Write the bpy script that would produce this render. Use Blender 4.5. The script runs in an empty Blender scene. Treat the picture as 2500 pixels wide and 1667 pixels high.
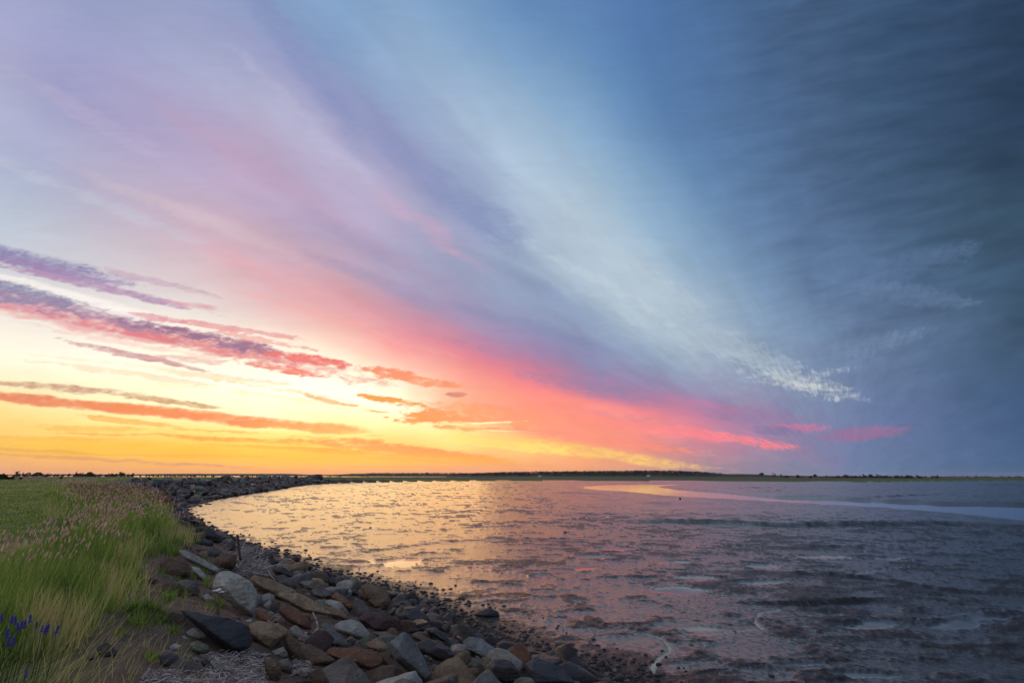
import bpy, math, random, time
import numpy as np
from mathutils import Matrix, Vector
T0 = time.time()
scene = bpy.context.scene
COL = scene.collection

# ------------------------------------------------------------------ camera
H = 4.0                                    # eye height above the mudflat
F = 1250.0                                 # focal length in photo pixels (18 mm lens on a 36 mm sensor)
PITCH = math.atan((1161.3 - 833.5) / F)
ROLL = 0.0022
sP, cP = math.sin(PITCH), math.cos(PITCH)
RIGHT = np.array([1.0, 0, 0]); UP = np.array([0, -sP, cP]); FWD = np.array([0, cP, sP])
cam_d = bpy.data.cameras.new('camera'); cam_d.lens = 18.0; cam_d.sensor_width = 36.0
cam_d.clip_start = 0.05; cam_d.clip_end = 30000
cam = bpy.data.objects.new('camera', cam_d); COL.objects.link(cam)
cx_ = RIGHT * math.cos(ROLL) + UP * math.sin(ROLL); cy_ = -RIGHT * math.sin(ROLL) + UP * math.cos(ROLL)
cam.matrix_world = Matrix(((cx_[0], cy_[0], -FWD[0], 0), (cx_[1], cy_[1], -FWD[1], 0), (cx_[2], cy_[2], -FWD[2], H), (0, 0, 0, 1)))
scene.camera = cam
scene.view_settings.view_transform = 'Standard'; scene.view_settings.look = 'None'
scene.view_settings.gamma = 1.0; scene.view_settings.use_curve_mapping = False
scene.view_settings.exposure = 0.0
scene.cycles.volume_bounces = 0
scene.cycles.max_bounces = 6

def ray(px, py):
    px = np.asarray(px, float); py = np.asarray(py, float)
    du = px - 1250; dv = 833.5 - py
    u = du * math.cos(ROLL) - dv * math.sin(ROLL); v = du * math.sin(ROLL) + dv * math.cos(ROLL)
    return np.stack([u, F * cP - v * sP, F * sP + v * cP], -1)
def at(px, py, z=0.0):
    d = ray(px, py); t = (z - H) / d[..., 2]
    return np.stack([d[..., 0] * t, d[..., 1] * t], -1)
def proj(p):
    p = np.asarray(p, float) - np.array([0, 0, H])
    w = p @ FWD; u = p @ RIGHT / w * F; v = p @ UP / w * F
    c, s = math.cos(ROLL), math.sin(ROLL)
    return np.stack([1250 + u * c + v * s, 833.5 - (-u * s + v * c)], -1)

# ------------------------------------------------------------------ sky: node-built evening clouds in world directions
_v = ray(2060, 1161.3); _v[2] = 0; VPD = _v / np.linalg.norm(_v); VPL = np.array([-VPD[1], VPD[0], 0.0])   # the cloud bands run towards this point of the horizon
RH = [0, 4, 8, 13, 19, 25, 31, 38, 46, 55, 66, 80, 100, 130, 180]
TH = [2.5 * i for i in range(13)] + [34 + 4.4 * i for i in range(11)] + [88, 102, 120, 140, 160, 180]
def lin(c):
    c = np.asarray(c, float) / 255
    return np.where(c <= .04045, c / 12.92, ((c + .055) / 1.055) ** 2.4)
# colours seen along level lines of the evening sky: line: x, red, green, blue, x, red, ...
ROWS = {
    40: [0,145,155,198, 250,150,160,198, 400,155,158,195, 550,140,152,190, 620,128,142,185, 680,122,150,190, 760,125,158,196, 900,130,163,200, 1050,130,165,200, 1150,118,155,195, 1250,100,138,185, 1400,90,128,178, 1550,80,118,168, 1700,70,108,158, 1850,58,98,142, 2000,48,88,128, 2150,42,80,120, 2250,36,72,105, 2350,30,58,88, 2450,24,50,80],
    200: [0,152,155,198, 100,158,160,200, 250,168,162,200, 400,170,170,205, 520,178,180,210, 650,165,172,208, 720,155,158,198, 800,140,150,190, 880,140,155,192, 960,150,170,205, 1080,158,180,208, 1200,145,172,203, 1350,125,160,195, 1450,105,145,188, 1600,88,125,172, 1750,72,110,158, 1900,62,100,145, 2050,52,92,135, 2150,48,85,125, 2250,38,70,100, 2350,32,62,92, 2450,28,55,88],
    360: [0,165,172,205, 150,172,175,205, 300,175,168,200, 400,182,165,198, 500,185,165,195, 600,185,165,195, 700,185,180,208, 800,185,182,208, 880,170,165,198, 950,145,150,190, 1020,145,155,192, 1100,160,178,208, 1200,172,192,214, 1300,165,188,212, 1450,140,172,203, 1550,120,155,192, 1650,90,128,172, 1800,78,115,160, 1950,65,105,150, 2100,52,90,130, 2200,45,78,108, 2300,42,75,105, 2400,40,72,105, 2480,30,60,92],
    500: [0,180,195,212, 120,178,185,208, 300,195,185,205, 400,202,182,200, 500,195,175,198, 600,192,168,195, 720,185,168,198, 800,182,170,200, 900,188,172,202, 1000,178,168,198, 1080,155,160,196, 1180,140,152,188, 1240,150,165,195, 1320,178,198,214, 1420,175,195,212, 1550,150,180,205, 1650,130,162,195, 1750,105,142,182, 1900,80,115,158, 2050,65,102,145, 2200,50,88,125, 2300,42,78,112, 2400,45,80,105, 2480,35,65,95],
    630: [0,198,202,212, 150,200,200,210, 250,202,200,208, 350,208,195,205, 450,215,188,198, 550,215,180,190, 650,210,170,182, 750,205,168,182, 830,190,165,185, 900,172,158,188, 1000,165,160,190, 1100,155,160,190, 1200,150,162,192, 1280,160,178,202, 1350,182,200,215, 1450,180,198,214, 1600,155,182,205, 1700,135,165,195, 1800,118,152,188, 1950,82,118,162, 2100,72,110,155, 2250,62,100,142, 2350,50,88,122, 2450,45,80,108],
    750: [0,222,221,220, 200,225,220,218, 300,222,218,218, 400,222,215,215, 500,228,212,208, 600,230,200,198, 700,230,182,182, 800,230,165,168, 880,225,155,162, 960,205,148,165, 1050,172,148,178, 1150,150,150,182, 1250,145,155,185, 1350,142,158,188, 1450,150,168,192, 1550,178,194,208, 1620,180,196,208, 1700,160,182,202, 1800,140,165,192, 1900,112,145,182, 2000,90,125,165, 2150,80,115,158, 2250,72,108,150, 2350,58,95,130, 2450,48,85,112],
    850: [0,250,235,215, 150,253,240,220, 300,250,235,220, 450,250,235,215, 600,253,240,215, 800,252,220,200, 900,250,195,175, 980,245,165,160, 1060,240,135,142, 1150,215,128,150, 1250,165,132,170, 1350,145,140,178, 1450,142,152,182, 1550,145,165,188, 1650,160,180,198, 1750,150,172,195, 1850,135,160,185, 1950,120,148,180, 2050,98,128,165, 2200,85,115,155, 2300,70,105,142, 2400,58,92,125, 2480,48,82,112],
    930: [0,253,235,195, 200,255,240,205, 400,255,244,215, 600,255,248,220, 800,255,245,220, 950,255,235,205, 1080,255,205,170, 1150,255,165,145, 1230,250,140,135, 1320,235,125,140, 1400,175,125,160, 1480,140,132,170, 1600,140,140,175, 1700,135,150,180, 1800,138,148,180, 1900,130,150,178, 2000,120,140,175, 2100,105,125,165, 2250,85,110,152, 2350,72,100,140, 2480,55,85,118],
    985: [0,255,225,160, 200,255,228,160, 400,255,236,180, 600,255,245,205, 800,255,252,232, 950,255,250,228, 1050,255,225,170, 1150,255,170,130, 1300,255,148,130, 1450,245,135,138, 1520,230,130,145, 1620,185,125,160, 1750,155,132,170, 1900,135,135,172, 2000,122,135,172, 2100,108,125,165, 2250,90,108,152, 2400,75,95,138, 2480,60,88,125],
    1035: [0,255,215,105, 200,255,218,115, 400,255,222,125, 600,255,230,145, 800,255,236,165, 1000,255,232,160, 1150,255,225,145, 1250,255,175,120, 1350,255,150,125, 1500,252,140,132, 1600,250,135,138, 1700,220,128,150, 1800,190,125,160, 1900,160,125,162, 2000,125,125,165, 2100,105,120,160, 2300,85,105,148, 2480,62,90,128],
    1085: [0,255,200,80, 200,255,205,82, 400,255,208,85, 600,255,212,90, 800,255,215,95, 1000,255,208,110, 1150,255,225,130, 1300,255,200,125, 1400,255,170,120, 1550,245,145,130, 1650,215,138,148, 1750,190,135,158, 1850,160,135,165, 2000,125,128,165, 2150,102,120,158, 2300,85,108,148, 2480,62,92,130],
    1120: [0,252,165,110, 200,255,180,90, 400,255,188,70, 600,255,195,65, 800,255,198,70, 1000,255,180,100, 1200,255,170,120, 1350,255,180,120, 1500,250,165,120, 1600,225,150,135, 1700,185,140,150, 1850,150,135,160, 2000,120,130,162, 2200,95,118,155, 2350,80,105,145, 2480,62,95,135],
    1150: [0,245,175,140, 300,252,170,125, 600,255,165,110, 800,255,168,110, 1000,255,172,120, 1200,255,172,125, 1400,252,168,125, 1550,225,160,135, 1700,175,142,155, 1850,140,132,158, 2000,118,130,160, 2200,92,118,155, 2350,78,105,145, 2480,62,95,135],
}
AROUND = [(-60, 1, (245, 180, 135)), (-60, 12, (250, 228, 200)), (-60, 30, (205, 205, 220)), (-60, 55, (170, 176, 210)),  # unseen sky beyond the view, brightened left and behind to light the foreground
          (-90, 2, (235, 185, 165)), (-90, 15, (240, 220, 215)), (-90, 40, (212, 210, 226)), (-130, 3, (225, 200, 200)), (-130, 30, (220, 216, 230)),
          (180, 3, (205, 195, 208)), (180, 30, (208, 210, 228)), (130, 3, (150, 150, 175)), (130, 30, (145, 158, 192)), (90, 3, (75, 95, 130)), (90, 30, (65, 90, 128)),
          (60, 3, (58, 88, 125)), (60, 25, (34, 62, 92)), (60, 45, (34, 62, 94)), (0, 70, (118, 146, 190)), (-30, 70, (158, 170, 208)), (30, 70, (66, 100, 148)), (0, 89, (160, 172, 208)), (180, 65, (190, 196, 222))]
def polar(d):
    d = d / np.linalg.norm(d, axis=-1, keepdims=True)
    return np.arctan2(np.maximum(d[..., 2], 0), d @ VPL), np.degrees(np.arccos(np.clip(d @ VPD, -1, 1)))
_p, _c = [], []
for yv, row in ROWS.items():
    for i in range(0, len(row), 4): _p.append(ray(row[i], yv)); _c.append(row[i + 1:i + 4])
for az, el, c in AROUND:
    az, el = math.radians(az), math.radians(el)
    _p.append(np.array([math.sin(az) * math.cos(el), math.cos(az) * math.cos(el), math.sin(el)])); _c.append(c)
def feat(th, rh): return np.stack([th * 7.0, np.log(rh + 6) * 3.0], -1)
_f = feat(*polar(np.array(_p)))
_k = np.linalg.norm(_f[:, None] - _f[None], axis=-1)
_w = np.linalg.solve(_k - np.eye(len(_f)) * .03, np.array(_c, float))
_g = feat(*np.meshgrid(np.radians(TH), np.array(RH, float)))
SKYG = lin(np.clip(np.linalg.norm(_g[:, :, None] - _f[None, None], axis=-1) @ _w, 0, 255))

world = bpy.data.worlds.new('World'); scene.world = world; world.use_nodes = True
NT = world.node_tree; NT.nodes.clear()
class G:
    """small helper to write node graphs"""
    def __init__(s, nt): s.nt = nt; s.n = 0
    def node(s, t, **kw):
        n = s.nt.nodes.new(t); s.n += 1
        for k, v in kw.items(): setattr(n, k, v)
        return n
    def put(s, sock, v):
        if isinstance(v, bpy.types.NodeSocket): s.nt.links.new(v, sock)
        elif v is not None: sock.default_value = v
    def m(s, op, a, b=None, c=None, clamp=False):
        n = s.node('ShaderNodeMath', operation=op, use_clamp=clamp)
        s.put(n.inputs[0], a)
        if b is not None: s.put(n.inputs[1], b)
        if c is not None: s.put(n.inputs[2], c)
        return n.outputs[0]
    def vm(s, op, a, b=None, out=0):
        n = s.node('ShaderNodeVectorMath', operation=op); s.put(n.inputs[0], a)
        if b is not None: s.put(n.inputs[1], b)
        return n.outputs[out]
    def dot(s, a, b): return s.vm('DOT_PRODUCT', a, tuple(b), 'Value')
    def xyz(s, x, y, z):
        n = s.node('ShaderNodeCombineXYZ')
        for i, v in enumerate((x, y, z)): s.put(n.inputs[i], v)
        return n.outputs[0]
    def noise(s, vec, scale=1, detail=3, rough=.5, dist=0, dim='3D', out=0):
        n = s.node('ShaderNodeTexNoise', noise_dimensions=dim)
        s.put(n.inputs['Vector'], vec)
        n.inputs['Scale'].default_value = scale; n.inputs['Detail'].default_value = detail
        n.inputs['Roughness'].default_value = rough; n.inputs['Distortion'].default_value = dist
        return n.outputs[out]
    def rng(s, v, a, b, c=0., d=1., smooth=True):
        n = s.node('ShaderNodeMapRange'); n.clamp = True
        n.interpolation_type = 'SMOOTHSTEP' if smooth else 'LINEAR'
        s.put(n.inputs[0], v)
        for i, q in enumerate((a, b, c, d)): s.put(n.inputs[i + 1], q)
        return n.outputs[0]
    def mix(s, f, a, b, mode='MIX'):
        n = s.node('ShaderNodeMix', data_type='RGBA', blend_type=mode, clamp_factor=True)
        s.put(n.inputs[0], f)
        for sock, v in ((n.inputs[6], a), (n.inputs[7], b)):
            s.put(sock, v if isinstance(v, bpy.types.NodeSocket) else tuple(v)[:3] + (1.0,))
        return n.outputs[2]
    def ramp(s, f, stops, interp='LINEAR'):
        n = s.node('ShaderNodeValToRGB'); cr = n.color_ramp; cr.interpolation = interp
        while len(cr.elements) > 1: cr.elements.remove(cr.elements[-1])
        for i, (p, c) in enumerate(stops):
            e = cr.elements[0] if i == 0 else cr.elements.new(p)
            e.position = p; e.color = tuple(c)[:3] + (1.0,)
        s.put(n.inputs[0], f)
        return n.outputs[0]

g = G(NT)
dirn = g.node('ShaderNodeTexCoord').outputs['Generated']
sep = g.node('ShaderNodeSeparateXYZ'); NT.links.new(dirn, sep.inputs[0])
dx, dy, dz = sep.outputs
a_ = g.dot(dirn, VPL); c_ = g.dot(dirn, VPD)
b_ = g.m('MAXIMUM', dz, 0.0)
theta = g.m('DIVIDE', g.m('ARCTAN2', b_, a_), math.pi)                        # 0 = left horizon, 1 = right horizon
rho = g.m('MULTIPLY', g.m('ARCCOSINE', c_), 180 / math.pi)
lrho = g.m('LOGARITHM', g.m('ADD', rho, 4.0), math.e)
# long fibres drawn out towards the vanishing point
pw = g.noise(g.xyz(g.m('MULTIPLY', theta, 9.0), g.m('MULTIPLY', lrho, 2.2), 0.0), 1.0, 4, .5)
pf = g.noise(g.xyz(g.m('MULTIPLY', theta, 42.0), g.m('MULTIPLY', lrho, 5.0), 3.0), 1.0, 5, .55, .3)
pr = g.noise(g.xyz(g.m('MULTIPLY', theta, 16.0), g.m('MULTIPLY', lrho, 9.0), 7.0), 1.0, 5, .55, .6)
warp = g.m('ADD', g.m('MULTIPLY', g.m('SUBTRACT', pw, .5), .034), g.m('MULTIPLY', g.m('SUBTRACT', pf, .5), .016))
low = g.rng(b_, 0.0, .12, .15, 1.0)
theta2 = g.m('ADD', theta, g.m('MULTIPLY', warp, low), clamp=True)
rho2 = g.m('ADD', rho, g.m('MULTIPLY', g.m('SUBTRACT', pr, .5), 5.0))
rings = []
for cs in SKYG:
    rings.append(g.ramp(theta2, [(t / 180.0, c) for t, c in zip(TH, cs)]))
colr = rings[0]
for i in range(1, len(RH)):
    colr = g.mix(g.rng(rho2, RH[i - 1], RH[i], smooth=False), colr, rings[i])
# gnomonic coordinates about north for single clouds
yy = g.m('MAXIMUM', dy, .02)
X0 = g.m('DIVIDE', dx, yy); Z0 = g.m('DIVIDE', dz, yy)
nA = g.noise(g.xyz(g.m('MULTIPLY', X0, 7.0), g.m('MULTIPLY', Z0, 34.0), 1.0), 1.0, 6, .62, .8)       # wispy, flattened
nB = g.noise(g.xyz(g.m('MULTIPLY', X0, 45.0), g.m('MULTIPLY', Z0, 120.0), 5.0), 1.0, 5, .6, .4)     # small mottling
nC = g.noise(g.xyz(g.m('MULTIPLY', X0, 2.5), g.m('MULTIPLY', Z0, 12.0), 9.0), 1.0, 3, .5, .4)
X1 = g.m('ADD', X0, g.m('MULTIPLY', g.m('SUBTRACT', nC, .5), .10))
Z1 = g.m('ADD', Z0, g.m('MULTIPLY', g.m('SUBTRACT', nA, .5), .018))
XZ = g.xyz(X1, Z1, 1.0)
front = g.rng(dy, .03, .15)
nF = g.noise(g.xyz(g.m('MULTIPLY', theta, 120.0), g.m('MULTIPLY', lrho, 14.0), 11.0), 1.0, 5, .62, .5)   # fine fibres
nz = g.m('ADD', g.m('MULTIPLY', g.m('SUBTRACT', nA, .5), 3.0), g.m('MULTIPLY', g.m('SUBTRACT', nB, .5), 2.6))
nz = g.m('MULTIPLY_ADD', g.m('SUBTRACT', nF, .5), 3.4, nz)
thin = g.m('MULTIPLY_ADD', g.m('ADD', nF, nB), 1.2, -.12)                                             # clouds thin out in fibres
def uv(px, py):
    d = ray(px, py); return np.array([d[0] / d[1], d[2] / d[1]])
def cloud(px, py, a, b, deg, col, op=.8, soft=.8, rough=1.0):
    """one elongated cloud: centre, half length, half width, slant (degrees, falling to the right)"""
    global colr
    c = uv(px, py); J = np.stack([uv(px + 5, py) - c, uv(px, py + 5) - c], 1) / 5
    t = math.radians(deg)
    E = np.array([[math.cos(t) / a, math.sin(t) / a], [-math.sin(t) / b, math.cos(t) / b]]) @ np.linalg.inv(J)
    k = -E @ c
    u = g.dot(XZ, (E[0, 0], E[0, 1], k[0])); v = g.dot(XZ, (E[1, 0], E[1, 1], k[1]))
    d = g.m('MULTIPLY_ADD', u, u, g.m('MULTIPLY', v, v))
    if rough: d = g.m('MULTIPLY_ADD', nz, -rough * 1.2, d)
    f = g.m('MULTIPLY', g.rng(d, 1.0 - soft * .85, 1.0 + soft * 1.25, op, 0.0), thin)
    if px < 250 or px > 2250: f = g.m('MULTIPLY', f, front)
    colr = g.mix(f, colr, lin(col))
# big soft bands: px, py, a, b, slant, colour, opacity, softness, roughness
cloud(700, 90, 260, 26, 55, (128, 140, 186), .45, 1.6, .3)
cloud(985, 370, 190, 28, 48, (140, 147, 190), .6, 1.6, .3)
cloud(1180, 530, 120, 30, 38, (132, 145, 184), .6, 1.5, .4)
cloud(1030, 545, 130, 16, 36, (196, 165, 192), .5, 1.6, .4)
cloud(640, 420, 230, 26, 33, (190, 162, 192), .5, 1.7, .3)
cloud(900, 600, 200, 18, 30, (168, 152, 184), .45, 1.5, .5)
cloud(560, 560, 160, 16, 22, (214, 184, 192), .45, 1.6, .5)
cloud(700, 690, 200, 18, 24, (222, 168, 176), .5, 1.6, .5)
cloud(400, 500, 200, 14, 22, (208, 190, 202), .4, 1.6, .5)
cloud(1000, 720, 220, 16, 22, (158, 146, 182), .45, 1.4, .6)
cloud(1380, 740, 200, 16, 30, (138, 152, 186), .5, 1.4, .6)
cloud(1310, 800, 190, 12, 16, (128, 138, 176), .35, 1.4, .8)
cloud(1440, 945, 130, 18, 12, (132, 126, 168), .45, 1.4, .5)
cloud(1600, 700, 120, 26, 34, (190, 204, 212), .45, 1.6, .6)
cloud(1700, 820, 120, 22, 20, (172, 190, 202), .4, 1.4, 1.0)
# streak high on the left
cloud(60, 632, 190, 18, 13, (126, 118, 166), .72, 1.0, .8)
cloud(110, 655, 160, 12, 13, (164, 134, 176), .5, 1.1, .9)
cloud(240, 700, 230, 8, 12.5, (176, 142, 176), .75, .9, 1.0)
cloud(390, 690, 120, 7, 13, (196, 164, 184), .6, 1.0, 1.0)
cloud(480, 746, 60, 5, 9, (222, 164, 176), .7, 1.0, 1.2)
cloud(150, 715, 260, 10, 14, (246, 236, 230), .5, 1.2, .6)
# long purple and red streak
cloud(110, 752, 330, 24, 13, (222, 140, 152), .75, .9, .6)
cloud(500, 838, 330, 20, 12, (226, 128, 134), .78, .9, .7)
cloud(60, 722, 180, 20, 14, (138, 136, 170), .72, .9, 1.2)
cloud(290, 780, 240, 13, 13.5, (150, 132, 164), .68, 1.0, 1.3)
cloud(520, 828, 200, 11, 12.5, (150, 108, 140), .75, .8, 1.3)
cloud(760, 878, 100, 11, 9, (236, 116, 112), .9, .7, 1.0)
cloud(690, 900, 110, 7, 9, (240, 124, 112), .75, .8, 1.2)
cloud(560, 800, 110, 6, 9, (232, 150, 150), .6, .8, 1.8)
cloud(640, 832, 100, 6, 10, (238, 160, 155), .55, .8, 1.8)
cloud(390, 775, 60, 6, 8, (226, 150, 158), .6, .8, 1.6)
cloud(330, 868, 150, 7, 13, (206, 150, 156), .75, .9, 1.0)
cloud(450, 878, 80, 7, 6, (230, 170, 165), .5, .9, 1.2)
cloud(560, 925, 150, 6, 6, (236, 208, 170), .4, .9, 1.4)
# low left streaks
cloud(90, 942, 200, 8, 4.5, (200, 142, 124), .75, .9, .7)
cloud(380, 975, 130, 6, 8, (212, 165, 122), .75, .9, 1.0)
cloud(160, 982, 300, 10, 5.5, (238, 140, 102), .85, .9, .4)
cloud(520, 1018, 280, 12, 6, (243, 140, 88), .9, .9, .4)
cloud(760, 1043, 100, 10, 4, (248, 168, 88), .7, 1.1, .5)
cloud(230, 1046, 120, 6, 2, (248, 190, 92), .6, .9, 1.2)
cloud(330, 1030, 100, 5, 8, (246, 180, 90), .6, .9, 1.2)
cloud(620, 1074, 190, 5, 2, (250, 166, 72), .8, .8, .9)
cloud(870, 1078, 80, 9, 5, (250, 156, 80), .85, .6, 1.1)
cloud(980, 1098, 210, 12, 6, (252, 158, 92), .85, .8, .8)
cloud(830, 1103, 110, 6, 3, (250, 160, 82), .75, .8, 1.1)
cloud(80, 1098, 150, 4, 3, (220, 150, 105), .6, 1., .8)
cloud(260, 1122, 320, 4, 3, (222, 150, 122), .65, 1., .8)
# broken clouds at the bright gap
cloud(960, 908, 55, 10, 9, (248, 142, 112), .85, .7, 1.2)
cloud(1035, 930, 100, 8, 10, (250, 150, 108), .8, .8, 1.5)
cloud(1106, 962, 24, 6, 3, (214, 138, 116), .9, .7, 1.2)
cloud(820, 982, 70, 5, 14, (240, 176, 116), .8, .8, 1.1)
cloud(905, 1002, 34, 2.5, 5, (235, 176, 116), .6, .9, 1.0)
cloud(965, 980, 65, 8, 11, (240, 156, 72), .9, .6, 1.1)
cloud(1050, 1018, 75, 17, -3, (247, 156, 84), .95, .6, 1.3)
cloud(1190, 1012, 150, 20, 5, (255, 160, 112), .75, 1.0, 1.1)
cloud(1160, 1046, 90, 4, 2, (246, 170, 110), .7, .8, 1.5)
cloud(1200, 1033, 70, 3, -3, (255, 240, 190), .7, .8, 1.3)
cloud(1250, 1052, 60, 2.5, 2, (255, 238, 170), .6, .8, 1.3)
# yellow and pink tongues towards the right
cloud(1430, 1100, 240, 10, 8, (255, 208, 112), .68, 1.3, .8)
cloud(1260, 1085, 130, 9, 7, (255, 218, 116), .7, 1., .8)
cloud(1480, 1075, 200, 10, 7, (255, 146, 126), .7, 1., .9)
cloud(1560, 1022, 110, 9, 10, (176, 134, 160), .7, .9, .9)
cloud(1620, 1040, 160, 14, 12, (248, 136, 142), .6, 1.2, .9)
cloud(1745, 1066, 160, 11, 9, (248, 132, 144), .75, 1.1, .9)
cloud(1830, 1012, 100, 16, 6, (150, 122, 162), .5, 1.2, .9)
cloud(1925, 1045, 70, 9, -2, (196, 116, 156), .7, .9, 1.2)
cloud(1880, 1050, 50, 9, 4, (122, 120, 160), .7, .9, 1.0)
cloud(2100, 1058, 100, 14, -4, (152, 110, 152), .8, 1.2, .6)
cloud(1700, 985, 90, 8, 10, (196, 122, 160), .35, 1.2, 1.0)
# bright broken scales low on the right
cloud(1850, 880, 130, 30, 24, (160, 178, 194), .55, 1.0, 1.6)
cloud(1960, 936, 95, 16, 12, (196, 204, 206), .5, 1.6, 1.5)
cloud(1975, 940, 50, 5, 10, (214, 219, 210), .38, 1.5, 1.3)
cloud(1990, 915, 60, 9, -10, (172, 188, 200), .45, 1.3, 1.5)
cloud(2120, 840, 120, 16, -12, (112, 140, 178), .35, 1.2, 1.4)
cloud(2240, 720, 120, 18, 6, (92, 126, 168), .4, 1.3, 1.2)
cloud(2230, 640, 130, 22, -16, (84, 118, 164), .3, 1.3, 1.2)
cloud(1540, 700, 240, 80, 38, (176, 192, 208), .4, 1.8, .3)
cloud(350, 1062, 170, 3, 2, (250, 172, 76), .6, 1.1, 1.0)
cloud(120, 1068, 160, 4, 1, (250, 178, 84), .5, 1.2, 1.0)
cloud(520, 1052, 120, 3, 3, (250, 176, 84), .55, 1.1, 1.2)
cloud(700, 1092, 150, 3, 2, (250, 160, 70), .6, 1.1, 1.0)
cloud(420, 1112, 260, 3, 1, (246, 150, 80), .45, 1.2, .8)
cloud(1080, 1125, 200, 4, 3, (252, 150, 100), .45, 1.2, .9)
cloud(620, 962, 180, 4, 6, (252, 226, 180), .5, 1.2, 1.6)
cloud(250, 905, 200, 5, 8, (250, 214, 180), .5, 1.2, 1.6)
cloud(300, 835, 180, 5, 11, (246, 200, 186), .45, 1.2, 1.6)
cloud(700, 955, 120, 4, 8, (248, 206, 158), .45, 1.2, 1.6)
# golden depth over the horizon and broad coral field
cloud(300, 1095, 480, 20, 1, (255, 194, 58), .5, 1.6, .3)
cloud(860, 1120, 330, 12, 1, (255, 190, 64), .5, 1.6, .4)
cloud(1400, 1010, 190, 34, 9, (255, 150, 128), .45, 1.6, .6)
# faint cross wisps that break up the smooth middle
cloud(300, 330, 260, 14, 30, (186, 176, 206), .35, 1.6, 1.2)
cloud(180, 470, 240, 12, 22, (196, 200, 214), .35, 1.6, 1.2)
cloud(760, 300, 200, 12, 44, (186, 184, 212), .35, 1.6, 1.2)
cloud(1470, 690, 150, 10, 30, (190, 204, 214), .4, 1.4, 1.6)
cloud(1570, 780, 130, 9, 26, (178, 194, 206), .45, 1.3, 1.8)
cloud(1760, 860, 110, 8, 22, (170, 186, 198), .45, 1.2, 2.0)
cloud(1250, 870, 160, 8, 14, (176, 128, 160), .4, 1.3, 1.4)
cloud(850, 790, 180, 8, 18, (238, 170, 168), .35, 1.3, 1.4)
cloud(200, 800, 240, 6, 12, (246, 208, 196), .4, 1.3, 1.6)
cloud(420, 905, 240, 5, 7, (250, 222, 186), .4, 1.3, 1.8)

# blue-grey ripples over the dark right half, and a faint general unevenness
rip = g.noise(g.xyz(g.m('MULTIPLY', g.m('ADD', X0, g.m('MULTIPLY', Z0, .9)), 4.0), g.m('MULTIPLY', g.m('SUBTRACT', Z0, g.m('MULTIPLY', X0, .30)), 22.0), 2.0), 1.0, 7, .55, .25)
rmask = g.m('MULTIPLY', g.rng(X0, .25, .75), g.rng(dz, .04, .22))
rmask = g.m('MULTIPLY', rmask, front)
gain = g.m('ADD', 1.0, g.m('MULTIPLY', g.m('MULTIPLY', g.m('SUBTRACT', rip, .5), .85), rmask))
gain = g.m('MULTIPLY', gain, g.m('ADD', 1.0, g.m('MULTIPLY', g.m('SUBTRACT', pf, .5), .28)))
gain = g.m('MULTIPLY', gain, g.m('ADD', 1.0, g.m('MULTIPLY', g.m('SUBTRACT', nA, .5), .14)))
grey = g.dot(colr, (.3, .5, .2)); colr = g.mix(g.m('MULTIPLY', rmask, .26), colr, g.xyz(grey, grey, g.m('MULTIPLY', grey, 1.1)))
lum = g.dot(colr, (.2126, .7152, .0722)); gain = g.m('MULTIPLY', gain, g.rng(lum, .6, 1.0, 1.0, 1.22))      # the clear gap over the sun is brighter than white
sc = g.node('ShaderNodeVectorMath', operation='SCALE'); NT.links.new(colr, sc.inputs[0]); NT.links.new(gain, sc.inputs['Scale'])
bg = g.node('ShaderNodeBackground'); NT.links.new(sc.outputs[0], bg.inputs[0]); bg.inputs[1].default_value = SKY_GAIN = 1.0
SUN_AZ, SUN_EL = math.radians(-20.0), math.radians(10.0)
nish = g.node('ShaderNodeTexSky', sky_type='NISHITA'); nish.sun_disc = False
nish.sun_elevation = SUN_EL; nish.sun_rotation = SUN_AZ
bg2 = g.node('ShaderNodeBackground'); NT.links.new(nish.outputs[0], bg2.inputs[0]); bg2.inputs[1].default_value = 0.002
add = g.node('ShaderNodeAddShader'); NT.links.new(bg.outputs[0], add.inputs[0]); NT.links.new(bg2.outputs[0], add.inputs[1])
wo = g.node('ShaderNodeOutputWorld'); NT.links.new(add.outputs[0], wo.inputs[0])
world.cycles.sampling_method = 'MANUAL'; world.cycles.sample_map_resolution = 512

# ------------------------------------------------------------------ the sun, low behind thin cloud
sun_d = bpy.data.lights.new('sun', 'SUN'); sun_d.energy = 0.26; sun_d.angle = math.radians(36); sun_d.color = (1.0, .62, .24)
sun = bpy.data.objects.new('sun', sun_d); COL.objects.link(sun)
sd = Vector((math.sin(SUN_AZ) * math.cos(SUN_EL), math.cos(SUN_AZ) * math.cos(SUN_EL), math.sin(SUN_EL)))
sun.rotation_euler = sd.to_track_quat('Z', 'Y').to_euler()

# ------------------------------------------------------------------ numbers: noise and meshes
rs = np.random.RandomState(7)
def hsh(*k):
    h = np.zeros(np.broadcast(*k).shape, np.uint32)
    for q, p in zip(k, (374761393, 668265263, 2147483647, 1274126177)):
        h = h + (q.astype(np.int64) & 0xffffffff).astype(np.uint32) * np.uint32(p)
        h = (h ^ (h >> np.uint32(13))) * np.uint32(1274126177)
    h = h ^ (h >> np.uint32(16))
    return (h & np.uint32(0xffffff)).astype(np.float64) / 0xffffff
def vnoise(p, seed=0):
    """value noise for points of shape (..., 2 or 3), result 0..1"""
    i = np.floor(p).astype(np.int64); f = p - i; f = f * f * f * (f * (f * 6 - 15) + 10)
    n = p.shape[-1]; out = 0
    for c in range(2 ** n):
        w = 1; k = []
        for a in range(n):
            b = (c >> a) & 1
            w = w * (f[..., a] if b else 1 - f[..., a]); k.append(i[..., a] + b)
        out = out + w * hsh(*k, np.full(k[0].shape, seed, np.int64))
    return out
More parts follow.
